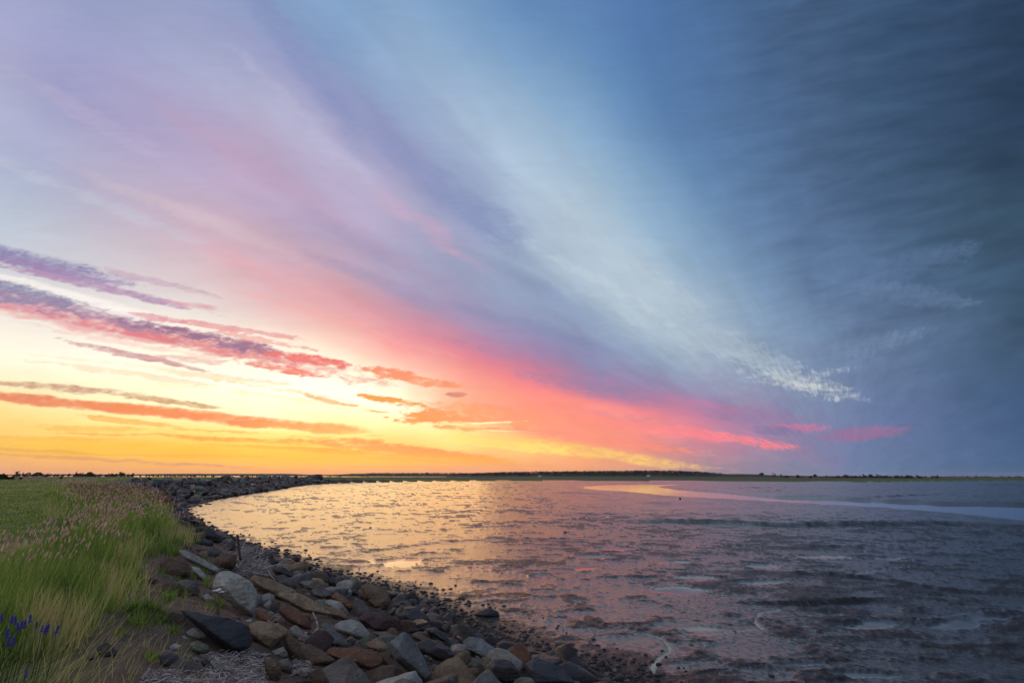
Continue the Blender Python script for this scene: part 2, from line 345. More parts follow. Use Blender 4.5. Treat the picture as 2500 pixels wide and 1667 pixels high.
def fbm(p, oct=4, seed=0, gain=.5, lac=2.03):
    s = 0; a = 1; t = 0
    for o in range(oct):
        s = s + a * vnoise(p * lac ** o + 17.3 * o, seed + o); t += a; a *= gain
    return s / t
def sstep(a, b, x):
    t = np.clip((x - a) / (b - a), 0, 1); return t * t * (3 - 2 * t)
def mesh_np(name, V, FA, uniform=None, smooth=True, attrs=None):
    """mesh from arrays; FA is a list of index arrays of shape (n, k)"""
    me = bpy.data.meshes.new(name)
    V = np.asarray(V, np.float32); me.vertices.add(len(V)); me.vertices.foreach_set('co', V.ravel())
    if not isinstance(FA, (list, tuple)): FA = [FA]
    FA = [np.asarray(f, np.int32) for f in FA if len(f)]
    loops = np.concatenate([f.ravel() for f in FA]); tot = np.concatenate([np.full(len(f), f.shape[1], np.int32) for f in FA])
    st = np.concatenate([[0], np.cumsum(tot)[:-1]]).astype(np.int32)
    me.loops.add(len(loops)); me.loops.foreach_set('vertex_index', loops)
    me.polygons.add(len(tot)); me.polygons.foreach_set('loop_start', st); me.polygons.foreach_set('loop_total', tot)
    me.polygons.foreach_set('use_smooth', np.full(len(tot), smooth))
    for k, v in (attrs or {}).items():
        v = np.asarray(v, np.float32)
        if v.ndim == 1: me.attributes.new(k, 'FLOAT', 'POINT').data.foreach_set('value', v)
        else: me.attributes.new(k, 'FLOAT_VECTOR', 'POINT').data.foreach_set('vector', v.ravel())
    me.update(); me.validate()
    return me
def link(name, me, mat=None, parent=None, loc=None, label=None, cat=None, group=None, kind=None):
    o = bpy.data.objects.new(name, me); COL.objects.link(o)
    if mat is not None and me is not None and not me.materials: me.materials.append(mat)
    if parent is not None: o.parent = parent
    if loc is not None: o.location = loc
    for k, v in (('label', label), ('category', cat), ('group', group), ('kind', kind)):
        if v: o[k] = v
    return o

# ------------------------------------------------------------------ materials
def mat_new(name):
    m = bpy.data.materials.new(name); m.use_nodes = True; nt = m.node_tree; nt.nodes.clear()
    k = G(nt); b = k.node('ShaderNodeBsdfPrincipled'); o = k.node('ShaderNodeOutputMaterial'); nt.links.new(b.outputs[0], o.inputs[0])
    return m, k, b, o
def objco(k): return k.node('ShaderNodeTexCoord').outputs['Object']
def attribute(k, name):
    n = k.node('ShaderNodeAttribute')
    n.attribute_name = name
    return n.outputs[2]
def bump(k, h, strength=.5, dist=.02, normal=None):
    n = k.node('ShaderNodeBump'); k.put(n.inputs['Strength'], strength); n.inputs['Distance'].default_value = dist; k.put(n.inputs['Height'], h)
    if normal is not None: k.put(n.inputs['Normal'], normal)
    return n.outputs[0]
def stone(name, c1, c2, c3, rough=.8, wet=0, stain=.5, spec=.35):
    """c1 main colour, c2 second tone in patches, c3 stain or lichen"""
    m, k, b, o = mat_new(name); co = objco(k)
    rnd = k.node('ShaderNodeObjectInfo').outputs['Random']
    co = k.vm('ADD', co, k.xyz(k.m('MULTIPLY', rnd, 31.0), k.m('MULTIPLY', rnd, 17.0), 0.0))
    n1 = k.noise(co, 2.6, 6, .6, .6); n2 = k.noise(co, 9.0, 6, .65, .3); n3 = k.noise(co, 60.0, 4, .6); n4 = k.noise(co, 20.0, 5, .65, .5)
    lay = k.noise(k.vm('MULTIPLY', co, (3.0, 3.0, 26.0)), 1.0, 5, .6, .5)
    c = k.mix(k.rng(n1, .38, .62), c1, c2)
    c = k.mix(k.m('MULTIPLY', k.rng(n2, .5, .66), stain), c, c3)
    c = k.mix(k.rng(lay, .3, .75, .0, .35), c, tuple(.45 * v for v in c1))
    v = k.m('ADD', .40, k.m('ADD', k.m('MULTIPLY', n3, .45), k.m('MULTIPLY', n4, .75))); v = k.m('MULTIPLY', v, k.m('ADD', .8, k.m('MULTIPLY', rnd, .4)))
    sc = k.node('ShaderNodeVectorMath', operation='SCALE'); k.put(sc.inputs[0], c); k.put(sc.inputs['Scale'], v)
    k.put(b.inputs['Base Color'], sc.outputs[0])
    k.put(b.inputs['Roughness'], k.rng(n2, .3, .7, rough - .15, min(1, rough + .1)))
    b.inputs['Specular IOR Level'].default_value = spec
    h = k.m('ADD', k.m('MULTIPLY', n2, .8), k.m('ADD', k.m('ADD', k.m('MULTIPLY', n3, .22), k.m('MULTIPLY', n4, .5)), k.m('MULTIPLY', lay, .6)))
    k.put(b.inputs['Normal'], bump(k, h, 1.0, .07))
    return m
ST = {
 'pale':  stone('pale_lichened_stone', (.54, .55, .47), (.34, .32, .25), (.36, .19, .085), .85),
 'white': stone('light_grey_stone', (.50, .50, .45), (.36, .35, .30), (.28, .20, .12), .85),
 'blue':  stone('blue_grey_stone', (.21, .235, .225), (.13, .14, .135), (.30, .25, .17), .75),
 'green': stone('grey_green_stone', (.24, .25, .18), (.15, .145, .10), (.32, .28, .19), .8),
 'tan':   stone('tan_stone', (.33, .24, .14), (.22, .15, .085), (.42, .36, .25), .85),
 'rust':  stone('rust_brown_stone', (.26, .12, .06), (.16, .085, .05), (.34, .25, .16), .82),
 'brown': stone('brown_stone', (.17, .115, .07), (.10, .065, .042), (.26, .19, .12), .8),
 'grey':  stone('grey_stone', (.21, .19, .16), (.12, .105, .09), (.28, .19, .12), .82),
 'dark':  stone('dark_slate', (.035, .04, .048), (.055, .055, .055), (.09, .08, .065), .6, spec=.5),
 'black': stone('wet_black_stone', (.022, .019, .017), (.038, .03, .024), (.05, .04, .03), .45, spec=.6),
 'maroon':stone('maroon_stone', (.085, .045, .04), (.05, .032, .03), (.12, .09, .08), .75),
}

# ------------------------------------------------------------------ shoreline and terrain
toe_px = [(2100, 1840), (1720, 1730), (1610, 1672), (1500, 1622), (1350, 1597), (1261, 1558), (1172, 1525), (1098, 1475), (948, 1436), (841, 1413), (722, 1377), (640, 1350), (589, 1334),
          (544, 1314), (480, 1295), (437, 1277), (415, 1256), (437, 1239), (487, 1225), (560, 1213), (625, 1204), (680, 1195), (723, 1187), (760, 1181.5),
          (850, 1179), (1000, 1175.6), (1200, 1173.2), (1500, 1173.6), (1800, 1174.6), (2000, 1176), (2130, 1177.2), (2230, 1174.5), (2600, 1172.5), (3600, 1171)]
toe0 = np.array([at(*p) for p in toe_px])
toe0 = np.concatenate([[(60, -60), (14, -10)], toe0])
def smooth_line(P, it=2):
    for _ in range(it):
        Q = np.empty((len(P) * 2, 2)); Q[0::2] = P
        Q[1:-1:2] = (P[1:] + P[:-1]) / 2; Q[-1] = P[-1]
        R = Q.copy(); R[2:-2:2] = .5 * Q[2:-2:2] + .25 * (Q[1:-3:2] + Q[3:-1:2])
        P = R[:-1]
    return P
TOE = smooth_line(toe0, 2)
def line_dist(P, L, want_s=False):
    """signed distance (+ = left of the line) and the y of the nearest point"""
    P = np.asarray(P, float); sh = P.shape[:-1]; P = P.reshape(-1, 2)
    best = np.full(len(P), 1e18); sgn = np.ones(len(P)); near = np.zeros((len(P), 2)); idx = np.zeros(len(P))
    for i in range(len(L) - 1):
        a = L[i]; e = L[i + 1] - a; ll = e @ e + 1e-12
        q = P - a; t = np.clip((q @ e) / ll, 0, 1); r = q - t[:, None] * e
        d = (r * r).sum(1); w = d < best
        best[w] = d[w]; sgn[w] = np.sign(e[0] * q[w, 1] - e[1] * q[w, 0] + 1e-9)
        near[w] = a + t[w, None] * e; idx[w] = i + t[w]
    d = np.sqrt(best)
    return (sgn * d).reshape(sh), near.reshape(sh + (2,)), idx.reshape(sh)
def toe_sd(P):
    d, n, i = line_dist(P, TOE)
    return d, n
# steps, cracks and water runnels in the mud (photo positions)
STEPS = [([(1500, 1268), (1600, 1274), (1750, 1277), (1850, 1282), (1944, 1285), (2050, 1283), (2174, 1283), (2300, 1280), (2400, 1285), (2560, 1291)], .24, 14),
         ([(1733, 1194), (1850, 1190.5), (1990, 1188.5)], .4, 25), ([(1840, 1201), (1900, 1197.5), (1960, 1197)], .25, 12),
         ([(2040, 1219), (2200, 1210.5), (2340, 1204.5)], .3, 14), ([(2296, 1237), (2400, 1232), (2550, 1228)], .2, 8),
         ([(2330, 1239), (2560, 1249)], .14, 6), ([(1301, 1202), (1400, 1203), (1478, 1208)], .3, 20), ([(1150, 1220), (1240, 1219), (1360, 1223)], .16, 12),
         ([(1540, 1226), (1620, 1230), (1760, 1231)], .22, 14), ([(2330, 1182.5), (2420, 1184), (2600, 1187)], .6, 50), ([(1450, 1181), (1560, 1177.5), (1690, 1178)], .35, 30),
         ([(1240, 1250), (1400, 1256), (1530, 1253), (1640, 1259)], .1, 6), ([(1700, 1177), (1740, 1178)], .3, 20),
         ([(800, 1354), (885, 1350), (950, 1339), (1038, 1328), (1106, 1321), (1208, 1316), (1344, 1315), (1473, 1319)], .05, 2.5),
         ([(1640, 1395), (1835, 1396), (2065, 1408), (2233, 1424), (2320, 1446), (2560, 1456)], .07, 2.5), ([(1760, 1470), (1861, 1475), (2014, 1479), (2142, 1467), (2244, 1460)], .07, 2),
         ([(1690, 1344), (1774, 1334), (1860, 1331)], .05, 2), ([(1050, 1290), (1200, 1283), (1330, 1290)], .06, 3), ([(1860, 1340), (2050, 1336), (2250, 1342)], .06, 3)]
RUN = [([(1590, 1640), (1606, 1607), (1644, 1590), (1628, 1568), (1611, 1554), (1524, 1535), (1463, 1524)], .05), ([(1611, 1554), (1740, 1548), (1840, 1535), (1861, 1535)], .035),
       ([(1861, 1535), (1836, 1514), (1856, 1504), (1846, 1494), (1907, 1492), (1894, 1484)], .045), ([(2085, 1407), (2090, 1400), (2111, 1395), (2180, 1390), (2243, 1381)], .03),
       ([(1989, 1507), (2050, 1496), (2116, 1506)], .035), ([(1700, 1650), (1800, 1632), (1900, 1622), (2010, 1618)], .04), ([(1380, 1270), (1440, 1262), (1530, 1262)], .08),
       ([(2240, 1512), (2300, 1505), (2380, 1492), (2500, 1488)], .05)]
POOL = [(2100, 1527, 60, 11), (2340, 1522, 60, 9), (2430, 1508, 60, 7), (1705, 1535, 45, 5), (1662, 1440, 60, 7), (1856, 1384, 48, 7), (2024, 1360, 60, 4), (1692, 1410, 55, 5),
        (1452, 1359, 60, 5), (1838, 1423, 60, 5), (1420, 1385, 45, 4), (2180, 1363, 40, 3), (1660, 1373, 40, 3), (1520, 1340, 50, 4), (980, 1372, 90, 9), (1320, 1405, 40, 4), (2060, 1645, 110, 9)]
cu = [(1424, 1190), (1440, 1185.5), (1480, 1183), (1529, 1182), (1610, 1181.6), (1690, 1181.4), (1730, 1183), (1640, 1185), (1603, 1188), (1640, 1193), (1753, 1201.5), (1887, 1215), (2059, 1220), (2289, 1231), (2620, 1238)]
cl = [(2620, 1290), (2500, 1274), (2340, 1258), (2174, 1244), (2000, 1234), (1906, 1228), (1800, 1222), (1700, 1217), (1631, 1211.5), (1563, 1204.5), (1478, 1199), (1436, 1194)]
ZW = -.42
CH = np.array([at(x, y, ZW) for x, y in cu + cl])
CHC = np.concatenate([CH, CH[:1]])
def in_poly(P, Q):
    x, y = P[..., 0], P[..., 1]; r = np.zeros(x.shape, bool)
    for i in range(len(Q)):
        (x0, y0), (x1, y1) = Q[i - 1], Q[i]
        c = (y0 > y) != (y1 > y)
        with np.errstate(divide='ignore', invalid='ignore'): r ^= c & (x < (x1 - x0) * (y - y0) / (y1 - y0) + x0)
    return r
def wl(pts, it=2): return smooth_line(np.array([at(*p) for p in pts]), it)
STEPW = [(wl(p), h, w) for p, h, w in STEPS]; RUNW = [(wl(p, 1), w) for p, w in RUN]
def crest(near):
    y = near[..., 1]
    return 2.4 + .45 * sstep(18, 42, y) + .45 * sstep(42, 75, y)
def slope_w(near):
    y = near[..., 1]
    return grass_edge(y) + .1
def grass_edge(y): return np.interp(y, [9, 12, 14.5, 18, 22, 26, 30, 37, 45, 60, 72], [9.3, 8.9, 8.4, 7.7, 7.0, 5.5, 4.5, 4.6, 6.2, 7.6, 7.8])
def land_z(P, d, near):
    c = crest(near); w = slope_w(near)
    t = np.clip((d - .8) / (w - .8), 0, 1)
    z = .12 * sstep(0, .8, d) + (c - .12) * (t ** .95 * .75 + sstep(.25, 1.0, t) * .25)
    # behind the crown the bank drops to the fields
    z = z - (c - 1.15) * sstep(22, 40, d)
    # beyond the rock bank: saltmarsh with a low dike behind
    far = sstep(290, 400, near[..., 1])
    zm = .5 * sstep(0, 3, d) + .15 * sstep(3, 60, d) + 1.7 * sstep(40, 55, d) * (1 - sstep(75, 90, d)) * (1 - sstep(-60, 60, near[..., 0]))
    z = z * (1 - far) + zm * far
    n = fbm(P / 2.3, 4, 11) - .5; n2 = fbm(P / .35, 3, 12) - .5
    k = sstep(0, 1.2, d)
    ge = grass_edge(near[..., 1]); scarp = sstep(-1.9, -.4, d - ge + n * .8) * .10 - .10 * sstep(-.3, 3., d - ge)
    return z + k * (n * .30 + n2 * .07) + scarp * (near[..., 1] < 26) * (1 - far)
def mud_z(P):
    n0 = fbm(P / np.array([6.0, 3.2]), 4, 31, .6); n1 = fbm(P / np.array([1.05, .6]), 5, 32, .64); n2 = fbm(P / .16, 3, 33, .65)
    hum = .36 * n0 + .64 * n1
    sm = np.exp(-((P[..., 0] + .2) ** 2 / 9 + (P[..., 1] - 18.5) ** 2 / 22))                # the flat shining corner below the rocks
    hum = hum - .05 * sm
    hum = hum + .028 * sstep(2, 16, P[..., 0]) - .022 * sstep(4, -14, P[..., 0])
    rr_ = np.hypot(P[..., 0], P[..., 1]); hum = hum + .015 * sstep(20, 12, rr_) * sstep(2, 6, P[..., 0])
    rg = 1 - np.abs(2 * fbm(P / np.array([3.4, 2.0]) + 5, 4, 35, .5) - 1); rg2 = 1 - np.abs(2 * fbm(P / np.array([1.1, .8]) + 9, 3, 36, .5) - 1)
    line = np.maximum(sstep(.955, .99, rg), .6 * sstep(.95, .99, rg2)) * sstep(.36, .48, hum)      # thin connected ridges between the hollows
    calm = sstep(45, 75, rr_) * sstep(-4, 14, P[..., 0]); up = np.maximum(sstep(.50, .64, hum), line * .8) * (1 - .7 * calm)
    z = .05 * np.clip(hum - .47, 0, 1) / .12 * .6 + up * (n2 - .5) * .05 * (1 - calm) + (n2 - .5) * .007 + line * .012 + (n0 - .5) * .03 + (n1 - .5) * .02 * (1 - .8 * calm)
    wet = (1 - up) * (1 - .38 * sstep(-1, 9, P[..., 0]) * (1 - .5 * calm))
    d1, nr, ii = line_dist(P, CHC); ins = in_poly(P, CH); dc = np.where(ins, -np.abs(d1), np.abs(d1))
    for L, h, w in STEPW:
        d, nn, ix = line_dist(P, L)
        e = np.minimum(ix / 4.0, (len(L) - 1 - ix) / 4.0).clip(0, 1)
        q = d + (fbm(P / 3.0, 4, 40, .6) - .5) * min(2.4, w * .14)
        if w > 5: q = -q if (L[-1][0] < L[0][0]) else q
        z = z + h * e * sstep(-.02, .02 + h * 1.2, q) * np.exp(-np.clip(q, 0, None) / w) - h * .3 * e * np.exp(-(np.clip(-q, 0, 99) / (h * 1.6 + .05)) ** 2) * (q < 0)
        wet = wet * (1 - e * sstep(h * 4 + .1, 0, np.abs(q)))
    z = z * sstep(0, 5, dc) + (ZW - .25) * sstep(2.5, -1.2, dc)
    wet = np.maximum(wet, sstep(10, 1.0, dc))
    pool = np.zeros(z.shape)
    for (L, w) in RUNW:
        d, _, ix = line_dist(P, L); q = np.abs(d) + (n1 - .5) * .12
        f = sstep(w * 1.3, w * .6, q); z = z * (1 - f) + f * -.012; pool = np.maximum(pool, f)
    for x, y, a, b in POOL:
        c = at(x, y); ax = at(x + a, y) - c; by = at(x, y - b) - c
        q = P - c; M = np.linalg.inv(np.stack([ax, by], 1)); uv_ = q @ M.T
        rr = np.hypot(uv_[..., 0], uv_[..., 1]) + (n1 - .5) * 2.2
        f = sstep(1.05, .9, rr); z = z * (1 - f) + f * -.02; pool = np.maximum(pool, f)
    return z, wet, pool
def height(P):
    P = np.asarray(P, float)
    d, near = toe_sd(P)
    zl = land_z(P, d, near); zm, wet, pool = mud_z(P)
    zm = zm * sstep(0, -1.5, d)
    wet = wet * (1 - .9 * sstep(-1.7, -.3, d + (fbm(P / .5, 3, 71) - .5) * 1.6) * (d < 0.2))
    z = np.where(d > 0, zl, zm)
    return z, d, near, wet, pool
GX, GY = np.arange(-46, 14, .12), np.arange(1, 70, .12)
_q = np.stack(np.meshgrid(GX, GY), -1); _d, _n = toe_sd(_q); GRID = np.concatenate([np.where(_d > 0, land_z(_q, _d, _n), 0.0)[..., None], _d[..., None], _n], -1)
def ground_z(P):
    P = np.asarray(P, float); sh = P.shape[:-1]; P = P.reshape(-1, 2)
    i = (P[:, 0] - GX[0]) / .12; j = (P[:, 1] - GY[0]) / .12; ok = (i > 0) & (j > 0) & (i < len(GX) - 1.01) & (j < len(GY) - 1.01)
    out = np.zeros((len(P), 4)); i, j = i[ok], j[ok]; a, b = i.astype(int), j.astype(int); u, v = (i - a)[:, None], (j - b)[:, None]
    out[ok] = (GRID[b, a] * (1 - u) + GRID[b, a + 1] * u) * (1 - v) + (GRID[b + 1, a] * (1 - u) + GRID[b + 1, a + 1] * u) * v
    if (~ok).any():
        q_ = P[~ok]; far_ = np.hypot(q_[:, 0], q_[:, 1]) < 420; d_ = np.full(len(q_), -99.); n_ = np.zeros((len(q_), 2))
        if far_.any(): d_[far_], n_[far_] = toe_sd(q_[far_])
        out[~ok] = np.concatenate([np.where(d_ > 0, land_z(q_, d_, n_), 0.0)[:, None], d_[:, None], n_], 1)
    return out[:, 0].reshape(sh), out[:, 1].reshape(sh), out[:, 2:].reshape(sh + (2,))

# polar sheet centred under the photographer, fine where it is seen
az = np.radians(np.concatenate([np.arange(-180, -58, 4.0), np.linspace(-56, 50, 860), np.arange(53, 180, 4.0)]))
rad = [.6]
while rad[-1] < 9000:
    r = rad[-1]
    rad.append(r + (.12 if r < 3 else max(.03 if r < 8 else 0, min(r * r / 2048 * .95, .04 * r))))
rad = np.array(rad)
AZ, RD = np.meshgrid(az, rad)
P = np.stack([np.sin(AZ) * RD, np.cos(AZ) * RD], -1)
Z, Dd, NR, WET, PO = height(P)
# the land ends in water far out on the left
R_end = 1500 + 200 * np.sin(AZ * 3)
R_end = np.where(np.degrees(AZ) > -2, 1500 + (np.degrees(AZ) + 2) * 330, R_end)
drop = sstep(0, 1, (RD - R_end) / 60)
Z = np.where((Dd > 0), Z * (1 - drop) - 3 * drop, Z)
Z = Z + (fbm(P / 60.0, 3, 50) - .5) * .5 * sstep(60, 200, Dd) * (1 - drop)
nr_, na_ = AZ.shape
ids = np.arange(nr_ * na_).reshape(nr_, na_)
a0 = ids[:-1, :]; a1 = ids[1:, :]
q = np.stack([a0, np.roll(a0, -1, 1), np.roll(a1, -1, 1), a1], -1).reshape(-1, 4)[:, ::-1]
VV = np.concatenate([P, Z[..., None]], -1).reshape(-1, 3)
# close the hole under the camera
VV = np.concatenate([VV, [[0, 0, float(Z[0].mean())]]]); fan = np.stack([ids[0], np.roll(ids[0], -1), np.full(na_, len(VV) - 1)], -1)[:, ::-1]
dd = np.concatenate([Dd.ravel(), [7.]]); wet = np.concatenate([WET.ravel(), [0]]); po = np.concatenate([PO.ravel(), [0]])
ny_ = np.concatenate([NR[..., 1].ravel(), [9.]])
fd = dd[q].mean(1)
def sub(F_, name, mat, kind, label=None):
    used = np.unique(np.concatenate([f.ravel() for f in F_])); mp = np.full(len(VV), -1); mp[used] = np.arange(len(used))
    me = mesh_np(name, VV[used], [mp[f] for f in F_], attrs={'wet': wet[used], 'pool': po[used], 'inland': dd[used], 'along': ny_[used]})
    return link(name, me, mat, kind=kind)

# mud: thin films of water lie in the hollows, the raised parts are pitted silt
m_mud, k, b, o = mat_new('wet_mud'); co = objco(k)
aw = attribute(k, 'wet'); ap = attribute(k, 'pool')
m1 = k.noise(co, 1.4, 6, .6, .4); m2 = k.noise(co, 6.0, 7, .7, .3); m3 = k.noise(co, 38.0, 5, .65)
mw = k.rng(k.m('ADD', aw, k.m('ADD', k.m('MULTIPLY', k.m('SUBTRACT', m2, .5), 2.6), k.m('MULTIPLY', k.m('SUBTRACT', m3, .5), 1.2))), .05, .95)
mw = k.m('MAXIMUM', mw, ap)
k.put(b.inputs['Base Color'], k.mix(mw, k.mix(m1, (.036, .034, .033), (.019, .018, .018)), (.024, .022, .021)))
b.inputs['Specular Tint'].default_value = (1.0, .86, .74, 1)
k.put(b.inputs['Roughness'], k.m('MULTIPLY_ADD', k.m('SUBTRACT', 1.0, mw), .20, k.m('MULTIPLY_ADD', k.m('SUBTRACT', 1.0, ap), .15, .03)))
k.put(b.inputs['IOR'], k.m('MULTIPLY_ADD', mw, 1.0, 1.40)); k.put(b.inputs['Specular IOR Level'], k.m('MULTIPLY_ADD', mw, .6, .22))
hh = k.m('ADD', k.m('MULTIPLY', m2, .5), k.m('MULTIPLY', m3, .16))
inv = k.m('SUBTRACT', 1.0, mw)
bs = k.m('MULTIPLY', k.m('MULTIPLY_ADD', inv, .70, .26), k.m('SUBTRACT', 1.0, ap))
k.put(b.inputs['Normal'], bump(k, hh, bs, .14))

# ground of the bank and the fields
m_gr, k, b, o = mat_new('bank_soil_and_grass'); co = objco(k)
ai = attribute(k, 'inland'); al = attribute(k, 'along')
g1 = k.noise(co, .22, 5, .6, .3); g2 = k.noise(co, 2.4, 6, .65); g3 = k.noise(co, 22.0, 5, .65); gf = k.noise(k.vm('MULTIPLY', co, (.012, .03, 1.)), 1.0, 5, .6)
soil = k.mix(k.rng(g2, .35, .65), (.15, .105, .075), (.09, .064, .048)); soil = k.mix(k.rng(g3, .55, .75), soil, (.20, .165, .13))
gravel = k.mix(k.rng(g3, .4, .6), (.020, .016, .014), (.045, .037, .032))
grass = k.mix(k.rng(g1, .35, .65), (.11, .16, .035), (.19, .16, .06)); grass = k.mix(k.rng(g3, .4, .7), grass, (.075, .11, .026))
path = k.mix(k.rng(g2, .4, .66), (.13, .17, .04), (.23, .17, .075)); path = k.mix(k.rng(g3, .45, .7), path, (.09, .12, .03))
field = k.mix(k.rng(gf, .4, .6), (.16, .14, .07), (.09, .11, .035))
edge = k.m('ADD', ai, k.m('MULTIPLY', k.m('SUBTRACT', g2, .5), 2.0))
c = k.mix(k.rng(edge, .6, 2.4), gravel, k.mix(k.rng(edge, 2.5, 7.0), (.045, .035, .028), soil))  # soil among the stones is coloured darker to stand in for shaded gaps
nearm = k.m('LESS_THAN', al, 26.0)
c = k.mix(k.rng(k.m('ADD', edge, k.rng(al, 12., 31., 0., 4.6, False)), 8.7, 9.6), c, grass)
c = k.mix(k.rng(edge, 9.4, 10.4), c, path); c = k.mix(k.rng(edge, 24., 60.), c, field)
marsh = k.rng(al, 280., 380.); mg = k.mix(k.rng(g1, .3, .7), (.10, .19, .022), (.075, .13, .022)); mg = k.mix(k.rng(ai, 25., 60.), mg, (.085, .085, .034)); mg = k.mix(k.rng(ai, .5, 3.), (.03, .026, .02), mg)
c = k.mix(marsh, c, mg)
k.put(b.inputs['Base Color'], c); b.inputs['Roughness'].default_value = .9; b.inputs['Specular IOR Level'].default_value = .25
k.put(b.inputs['Normal'], bump(k, k.m('ADD', k.m('MULTIPLY', g3, .6), k.m('MULTIPLY', k.noise(co, 90., 3, .6), .3)), .9, .04))

land = fd > 0
sub([q[~land]], 'mudflat', m_mud, 'structure'); sub([q[land], fan], 'ground', m_gr, 'structure')

# water: one level sheet seen in the channel and beyond the fields
m_wa, k, b, o = mat_new('tidal_water'); co = objco(k)
b.inputs['Base Color'].default_value = (.03, .035, .035, 1); b.inputs['Roughness'].default_value = .05; b.inputs['IOR'].default_value = 1.5; b.inputs['Specular IOR Level'].default_value = .9
k.put(b.inputs['Normal'], bump(k, k.noise(k.vm('MULTIPLY', co, (.5, 1.2, 1.)), 1.0, 3, .5), .06, .05))
t = np.linspace(0, 2 * math.pi, 65)[:-1]; V = [(0, 0, ZW)] + [(9500 * math.cos(a), 9500 * math.sin(a), ZW) for a in t]
link('tidal_water', mesh_np('tidal_water', V, [[(0, i + 1, (i + 1) % 64 + 1) for i in range(64)]]), m_wa, kind='structure')
print('terrain', len(VV), time.time() - T0)

# ------------------------------------------------------------------ stones of the bank
def ico(n):
    import bmesh
    bm = bmesh.new(); bmesh.ops.create_icosphere(bm, subdivisions=n, radius=1)
    v = np.array([w.co[:] for w in bm.verts]); f = np.array([[w.index for w in p.verts] for p in bm.faces]); bm.free()
    return v / np.linalg.norm(v, axis=1, keepdims=True), f
ICO = {n: ico(n) for n in (1, 2, 3, 4, 5)}
def hull(N, D, ext, sub, seed, amp=.045, sharp=90.):
    """rounded polytope: N unit normals, D distances; vertices along scaled sphere directions"""
    v, f = ICO[sub]; d = v * ext; d /= np.linalg.norm(d, axis=1, keepdims=True)
    k = np.maximum(d @ N.T, 1e-4) / D                 # 1/r for every plane
    kk = (k ** sharp).sum(1) ** (1 / sharp)
    r = 1 / kk; p = d * r[:, None]
    s = float(np.mean(D))
    nrm = p / np.linalg.norm(p, axis=1, keepdims=True)
    n = (fbm(p / (s * .9) + seed * 3.1, 3, seed) - .5) * 1.5 + (np.abs(fbm(p / (s * .32) + seed * 1.7, 4, seed + 5, .66) - .5) - .12) * 2.4
    lay = np.abs((((p @ np.array([.25, .15, 1.0])) / (s * .33) + (fbm(p / s, 2, seed + 9) - .5)) % 1.0) - .5)      # bedding ledges
    p = p + nrm * (s * (amp * 1.6 * n - .035 * sstep(.38, .5, lay)))[:, None]
    return p, f
def place(poly, thick=.75, seed=0, tilt=None, dz=0.0):
    """turn a photo outline into a stone that stands on the bank"""
    Q = np.array(poly, float); c = (Q.min(0) + Q.max(0)) / 2
    bot = Q[:, 1].max(); hgt = bot - Q[:, 1].min()
    # where the foot of the stone meets the ground
    base_px = (c[0], bot - .12 * hgt)
    d = ray(*base_px); d = d / np.linalg.norm(d)
    t = np.linspace(3, 110, 900); pt = d[None] * t[:, None]
    gz, sdv, _ = ground_z(pt[:, :2]); hit = np.nonzero(pt[:, 2] + H <= gz + dz)[0]
    tt = t[hit[0]] if len(hit) else 60.
    w = ray(*c); fw = w / np.linalg.norm(w)
    hor = math.hypot(d[0], d[1]) * tt; scale = hor / math.hypot(w[0], w[1])   # metres per unit of ray()
    C = np.array([0, 0, H]) + w * scale
    u = np.array([fw[1], -fw[0], 0]); u /= np.linalg.norm(u); v = np.cross(u, fw)       # right and up seen from the eye
    R3 = np.array([(ray(*p) / (ray(*p) @ fw)) * (np.linalg.norm(w) * scale) for p in Q]) - w * scale
    q2 = np.stack([R3 @ u, R3 @ v], 1); cc = (q2.min(0) + q2.max(0)) / 2; q2 = q2 - cc; C = C + u * cc[0] + v * cc[1]
    return C, u, v, -fw, q2
def boulder(poly, matn, label, seed, thick=.8, sub=None, flat=0.0):
    C, u, v, w, q2 = place(poly, thick, seed)
    rr = np.random.RandomState(seed)
    a2 = q2; n = len(a2); area = 0
    for i in range(n): area += a2[i - 1][0] * a2[i][1] - a2[i][0] * a2[i - 1][1]
    if area < 0: a2 = a2[::-1]
    ext = np.array([np.ptp(a2[:, 0]) / 2, np.ptp(a2[:, 1]) / 2, 0]); ext[2] = thick * (ext[0] * ext[1]) ** .5
    N, D = [], []
    for i in range(n):
        e = a2[(i + 1) % n] - a2[i]; L_ = np.linalg.norm(e)
        if L_ < 1e-6: continue
        nn = np.array([e[1], -e[0]]) / L_; dd_ = nn @ a2[i]
        if dd_ < .08 * min(ext[:2]): dd_ = .08 * min(ext[:2])
        up = nn[1]
        a = math.radians(rr.uniform(12, 26) + (26 if up > .35 else 0) * rr.uniform(.5, 1.1)); b = math.radians(rr.uniform(10, 40))
        N.append((nn[0] * math.cos(a), nn[1] * math.cos(a), math.sin(a))); D.append(dd_ * math.cos(a))
        N.append((nn[0] * math.cos(b), nn[1] * math.cos(b), -math.sin(b))); D.append(dd_ * math.cos(b))
    for s_, cnt in ((1, 3), (-1, 1)):
        for _ in range(cnt):
            t_ = rr.normal(0, .34, 2); nn = np.array([t_[0], t_[1], s_]); nn /= np.linalg.norm(nn); N.append(nn); D.append(ext[2] * rr.uniform(.72, 1.0))
    N = np.array(N); D = np.maximum(np.array(D), .05 * ext.min())
    wpx = np.ptp(np.array(poly)[:, 0])
    sub = sub or (5 if wpx > 95 else 4 if wpx > 26 else 3)
    p, f = hull(N, D, ext, sub, seed)
    W_ = p @ np.stack([u, v, w]) 
    zb = W_[:, 2].min()
    me = mesh_np('boulder', W_ - np.array([0, 0, zb]), [f]); 
    o = link('boulder', me, ST[matn], loc=(C[0], C[1], C[2] + zb), label=label, cat='boulder', group='boulders and stones of the shore bank')
    return o
